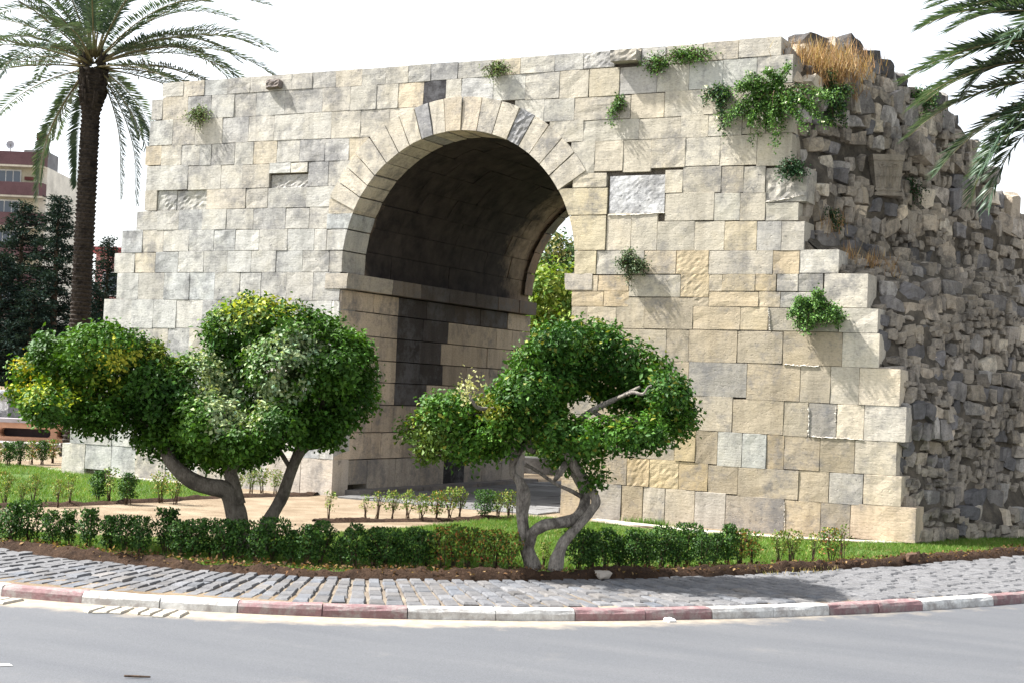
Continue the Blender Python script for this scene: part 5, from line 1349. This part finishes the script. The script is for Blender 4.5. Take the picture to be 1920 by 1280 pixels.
for k in range(34):
    az = k * 2.39996 + 1.0; u = k / 34; el = 1.40 - 1.6 * u ** .9 + rb.normal() * .1
    fl.append((az, el, rb.uniform(2.6, 3.1), rb.uniform(1.0, 1.5), False))
for (daz, el, L, bd) in ((math.pi, .62, 3.2, 1.15), (math.pi + .12, .38, 3.1, 1.0), (math.pi - .15, .15, 3.2, .95), (math.pi + .05, -.05, 3.1, .9), (math.pi + .3, -.1, 2.9, .9), (math.pi - .05, .5, 2.7, 1.6), (math.pi + .25, .05, 2.9, 1.3), (math.pi - .2, .75, 3.1, 1.3), (math.pi + .02, .26, 3.2, 1.0), (math.pi + .18, .6, 3.0, 1.2), (math.pi - .08, .9, 3.2, 1.5), (math.pi + .1, .72, 3.2, 1.25), (math.pi - .25, .45, 3.2, 1.1)):
    fl.append((azr + daz, el, L, bd, False))
fl.append((azr + math.pi + .6, -.6, 2.6, .7, True))
pr = lf(7.95, 18.5, 0); palm(pr, 5.75, .22, 9, 'date palm standing past the rubble end, only its fronds in view', fl, leaf=.46)

# ---- conifers by the far street
def conifer(px, ytop, depth, rad, n, label, seed, lean=0.0, col=((0.014, 0.028, 0.024), (0.03, 0.052, 0.040))):
    r = np.random.default_rng(seed); tp = at_depth(px, ytop, depth); base = tp.copy(); base[2] = -.1; H = tp[2] + .1
    o = empty('conifer_tree', tuple(base)); tag(o, label, 'conifer', 'dark conifers by the far street')
    link('trunk', poly_mesh('trunk', *tube_geo([(0, 0, 0), (0, 0, H * .5), (0, 0, H * .97)], [.16, .10, .02], n=8, seg=7), M_STEM, True), o)
    nb = 120; n = int(n * 2); P = []; D = []; mb = MB()
    for k in range(nb):
        t = (k + r.uniform(0, 1)) / nb; z = H * (.10 + .88 * t); L = rad * (1 - t) ** .75 * r.uniform(.65, 1.15) + .12; a = k * 2.4 + r.normal() * .3
        e = np.array([math.cos(a) * L, math.sin(a) * L, L * r.uniform(-.25, .22)])
        V, F = tube_geo([(0, 0, z), e * .5 + [0, 0, z + .05], e + [0, 0, z]], [.022, .014, .005], n=4, seg=4); mb.add(V, F)
        m = int(n / nb * (L / rad + .25)); s = r.uniform(.15, 1.05, m)[:, None]; q = s * e + [0, 0, z] + r.normal(size=(m, 3)) * [.10, .10, .06] * (1.3 - s * .6)
        P.append(q); D.append(np.tile(e / L, (m, 1)) + r.normal(size=(m, 3)) * .55 - UP * .15)
    link('branches', poly_mesh('branches', np.array(mb.V), mb.F, M_PALMBARK, True), o)
    P = np.vstack(P); D = np.vstack(D); nn = len(P); s = r.uniform(.06, .14, nn)
    f = r.uniform(0, 1, (nn, 1)); c = np.array(col[0]) * (1 - f) + np.array(col[1]) * f
    link('crown', leaf_mesh('crown', P, r.normal(size=(nn, 3)) * .6 + UP, s, s * .20, c, M_NEEDLE, droop=D, r=r), o)
conifer(45, 372, 43, 2.3, 13000, 'dark conifer before the balconied apartment block', 301)
conifer(112, 362, 42, 1.9, 13000, 'dark conifer with pointed top just before the palm trunk', 302)
conifer(4, 470, 41, 2.2, 10000, 'broad dark conifer at the picture edge under the apartment block', 303)
conifer(205, 440, 47, 1.1, 6500, 'slim conifer tip between palm trunk and gateway end', 304)
conifer(62, 540, 40.5, 1.8, 7000, 'low dark conifer above the cloud-pruned tree', 306)
conifer(168, 520, 46, 1.4, 6000, 'dark conifer behind the palm trunk', 305)

# ---- leafy trees beyond the arch
def leafy(px, py, depth, L, n, size, cols, label, seed, trunk_px):
    r = np.random.default_rng(seed); b = at_depth(trunk_px, 700, depth); b[2] = -.1; o = empty('leafy_tree', tuple(b)); tag(o, label, 'tree', 'trees beyond the arch')
    lob = lobes_px(L, depth); top = lob[0][0] - b
    link('trunk', poly_mesh('trunk', *tube_geo([(0, 0, 0), (.05, .1, top[2] * .5), tuple(top * .95)], [.14, .10, .03], n=9, seg=7, lump=.1), M_BARK_B, True), o)
    def cf(P, ci, C, r): 
        k = r.integers(0, len(cols), len(C)); c = np.array(cols)[k][ci]; return c * np.exp(r.normal(size=(len(P), 1)) * .22)
    at_tree(o, crown('crown', o, lob, n, 14, size, cf, r, sd=.14, inner=.3, rej=.7))
leafy(1040, 600, 33, [(1030, 560, 62, 60, 0, .9), (1060, 630, 60, 60, -.3, .9), (1010, 660, 60, 60, .2, .9), (1050, 720, 60, 60, 0, .9), (1000, 780, 60, 60, 0, .8)], 900, .13, [(0.16, 0.24, 0.03), (0.10, 0.19, 0.03), (0.24, 0.28, 0.05)], 'yellow-green leafy tree seen through the arch', 401, 1030)
leafy(1040, 490, 40, [(1035, 480, 44, 40, 0, .8), (1070, 520, 50, 50, 0, .9), (1010, 530, 50, 50, 0, .9), (1090, 590, 50, 60, 0, .9)], 600, .12, [(0.05, 0.10, 0.03), (0.09, 0.15, 0.05), (0.18, 0.17, 0.05)], 'darker leafy tree rising behind the yellow-green one through the arch', 402, 1045)

# ---- apartment block, far behind the conifers
def obj_box(parent, name, l0, l1, f0, f1, z0, z1, col, mat=None, bev=0.0):
    mb = MB(); c = lf((l0 + l1) / 2, (f0 + f1) / 2, (z0 + z1) / 2)
    mb.obox((0, 0, 0), RT, FW, UP, (l1 - l0) / 2, (f1 - f0) / 2, (z1 - z0) / 2)
    o = mb.build(name, mat or M_TINT); o.color = (*col, 1)
    if parent is not None: o.parent = parent; o.location = c - np.array(parent.location)
    else: o.location = c
    return o
def pxl(x, d): return (x - 960) / FPX * d
def pz(x, y, d): return at_depth(x, y, d)[2]
CREAM = (0.58, 0.53, 0.40); MAROON = (0.13, 0.072, 0.076); WH = (0.7, 0.7, 0.68)
dB = 140.0
bl = empty('apartment_block', tuple(lf(pxl(0, dB), dB, -.1))); tag(bl, 'cream apartment block with maroon balcony bands and rooftop dishes', 'building')
zr = pz(40, 308, dB); lr = pxl(62, dB)
Lw = lr - 15
obj_box(bl, 'wall', Lw, lr - .9, dB + .9, dB + 14, -.1, zr + .2, CREAM)
obj_box(bl, 'side_wall', lr - .9, lr - .2, dB + 1.6, dB + 14, -.1, zr + .1, (0.72, 0.68, 0.6))
st = 2.86
for k in range(8):
    zb = zr - k * st
    obj_box(bl, 'balcony_band', Lw - .3, lr, dB - .3, dB + .9, zb, zb + 1.22, MAROON)
    obj_box(bl, 'balcony_floor', Lw - .3, lr - .05, dB - .25, dB + .9, zb - .18, zb - .004, (0.6, 0.55, 0.45))
    if k < 7:
        for wl in (lr - 4.6, lr - 9.5, lr - 13.5):
            f = obj_box(bl, 'window', wl, wl + 2.2, dB + .80, dB + .895, zb - st + 1.15, zb - .35, WH)
            for q in range(3):
                p = obj_box(None, 'pane', wl + .10 + q * .70, wl + .70 + q * .70, dB + .77, dB + .797, zb - st + 1.3, zb - .5, (.1, .12, .16), M_GLASS)
                p.parent = f; p.location = Vector(p.location) - Vector(f.location) - Vector(bl.location)
    obj_box(bl, 'wall_unit', lr - 2.0, lr - 1.2, dB + .55, dB + .89, zb - 1.3, zb - 1.0, (0.14, .05, .045))
obj_box(bl, 'roof_tank', pxl(18, dB), pxl(34, dB), dB + 4, dB + 5, zr + 3.05, zr + 3.75, (0.12, .04, .05))
obj_box(bl, 'tank_stand', pxl(16, dB), pxl(36, dB), dB + 4, dB + 5.2, zr + 2.1 - .9, zr + 2.9, (0.35, .37, .38))
obj_box(bl, 'stair_head', pxl(2, dB), pxl(44, dB), dB + 3, dB + 7, zr + .2, zr + 1.9, (0.22, .22, .23))
def dish(px, py, rp):
    c = at_depth(px, py, dB + 2); R_ = rp * dB / FPX; V = [c + FW * .16 * R_]; n = 14
    for q in (.55, 1.0):
        for a in np.linspace(0, 2 * np.pi, n, endpoint=False): V.append(c + RT * math.cos(a) * R_ * q + UP * math.sin(a) * R_ * q - FW * .25 * R_ * q * q)
    F = [(0, 1 + k, 1 + (k + 1) % n) for k in range(n)] + [(1 + k, 1 + n + k, 1 + n + (k + 1) % n, 1 + (k + 1) % n) for k in range(n)]
    o = link('dish', poly_mesh('dish', np.array(V) - np.array(bl.location), F, M_TINT, True), bl); o.color = (.45, .47, .5, 1)
    V, F = tube_geo([c - FW * .0, c - FW * .6 * R_], [.04, .05], n=4, seg=6); V2, F2 = tube_geo([c, c - UP * 1.6], [.05, .05], n=4, seg=6)
    mb = MB(); mb.add(V, F); mb.add(V2, F2); p = link('dish_mount', poly_mesh('dish_mount', np.array(mb.V) - np.array(bl.location), mb.F, M_TINT), bl); p.color = (.3, .3, .3, 1)
dish(20, 272, 8); dish(84, 282, 6)
# pink house
dH = 85.0
ph = empty('pink_house', tuple(lf(pxl(190, dH), dH, -.1))); tag(ph, 'pink house with red roof edge behind the palm trunk', 'house')
zt = pz(190, 476, dH)
obj_box(ph, 'wall', pxl(168, dH), pxl(300, dH), dH, dH + 8, -.1, zt, (0.55, 0.27, 0.26))
obj_box(ph, 'roof', pxl(164, dH), pxl(305, dH), dH - .5, dH + 8.5, zt, zt + .38, (0.34, 0.09, 0.09))
for k in range(2):
    f = obj_box(ph, 'window', pxl(182, dH) + k * 2.2, pxl(182, dH) + 1.1 + k * 2.2, dH - .06, dH - .003, zt - 2.4, zt - 1.0, WH)
    p = obj_box(None, 'pane', pxl(182, dH) + .1 + k * 2.2, pxl(182, dH) + 1.0 + k * 2.2, dH - .085, dH - .062, zt - 2.3, zt - 1.1, (.1, .1, .12), M_GLASS); p.parent = f; p.location = Vector(p.location) - Vector(f.location) - Vector(ph.location)
# low slotted wall and boulder bank at the far left
dW = 33.0
w = empty('slotted_wall', tuple(lf(pxl(40, dW), dW, -.1))); tag(w, 'low terracotta coloured wall with rounded dark slots and grey coping at the far left', 'wall')
z0, z1 = pz(60, 829, dW), pz(60, 793, dW)
l0, l1 = pxl(-160, dW), pxl(150, dW)
mb = MB(); slots = [(pxl(a, dW), pxl(b, dW)) for a, b in ((-150, -20), (4, 100), (112, 146))]
zs0, zs1 = pz(60, 819, dW), pz(60, 803, dW)
cuts = [l0] + [v for s in slots for v in s] + [l1]
pieces = [(l0, l1, z0 - .3, zs0), (l0, l1, zs1, z1)] + [(cuts[k], cuts[k + 1], zs0, zs1) for k in range(0, len(cuts), 2)]
for (a, b, c_, d_) in pieces:
    cc = lf((a + b) / 2, dW + .15, (c_ + d_) / 2) - np.array(w.location); mb.obox(cc, RT, FW, UP, (b - a) / 2, .15, (d_ - c_) / 2)
o = mb.build('panel', M_TINT, w); o.color = (0.44, 0.25, 0.16, 1)
for (a, b) in slots:
    for s_, e_ in ((a, 1), (b, -1)):          # rounded slot ends
        V = []; rr = (zs1 - zs0) / 2; n = 8
        for dd in (.02, .28):
            V.append(lf(s_, dW + dd, zs0)); V.append(lf(s_, dW + dd, zs1))
            for q in np.linspace(-math.pi / 2, math.pi / 2, n): V.append(lf(s_ + e_ * (rr - rr * math.cos(q)), dW + dd, (zs0 + zs1) / 2 + rr * math.sin(q)))
        V = np.array(V) - np.array(w.location); m = n + 2
        F = [(0, 2 + k, 3 + k) for k in range(n // 2)] + [(1, 2 + k, 3 + k) for k in range(n // 2, n - 1)] + [(0, 1, 2 + n // 2)] + [(2 + k, 3 + k, m + 3 + k, m + 2 + k) for k in range(n - 1)]
        q = link('slot_end', poly_mesh('slot_end', V, F, M_TINT), w); q.color = (0.40, 0.22, 0.14, 1)
q = obj_box(w, 'slot_back', l0 + .05, l1 - .05, dW + .31, dW + .36, z0 - .2, z1 - .02, (0.05, 0.04, 0.045))
q = obj_box(w, 'coping', l0, l1, dW - .06, dW + .40, z1 + .003, z1 + .09, (0.36, 0.33, 0.34))
q = obj_box(w, 'footing', l0, l1, dW - .8, dW + .02, z0 - .5, z0 + .02, (0.42, 0.39, 0.38))
for (px_, py_, s_, col_, lab) in ((10, 768, .75, (.46, .46, .47), 'pale grey rounded boulder behind the slotted wall'), (62, 772, .5, (.42, .43, .44), 'smaller grey boulder behind the slotted wall'), (-60, 765, .8, (.45, .44, .43), 'grey boulder at the picture edge behind the slotted wall')):
    V, F = stone_shape(np.random.default_rng(abs(px_) + 5)); V = V * [s_, s_ * .7, s_ * .55]; c = at_depth(px_, py_, dW + 1.6); V[:, 2] -= 0
    o = link('boulder', poly_mesh('boulder', V, F, M_RUBBLE, True), None, tuple(c)); o.color = (*col_, .4); tag(o, lab, 'boulder')
# sandy bank behind the wall carrying the boulders
nbx, nby = 40, 14
ll, ff = np.meshgrid(np.linspace(-19, -8.6, nbx), np.linspace(dW + .5, dW + 7, nby), indexing='ij')
Pk = lf(ll, ff, 0); Pk[..., 2] = np.interp(ff, [dW + .5, dW + 1.2, dW + 2.6, dW + 5, dW + 7], [.2, .55, 1.35, 1.2, -.2]) * np.interp(ll, [-10, -8.6], [1, 0]) + .12 * vnoise(Pk, 44, .9)
tag(link('earth_bank', np_mesh('earth_bank', Pk.reshape(-1, 3), [(i * nby + j, (i + 1) * nby + j, (i + 1) * nby + j + 1, i * nby + j + 1) for i in range(nbx - 1) for j in range(nby - 1)], M_DIRT, smooth=True)), kind='structure')
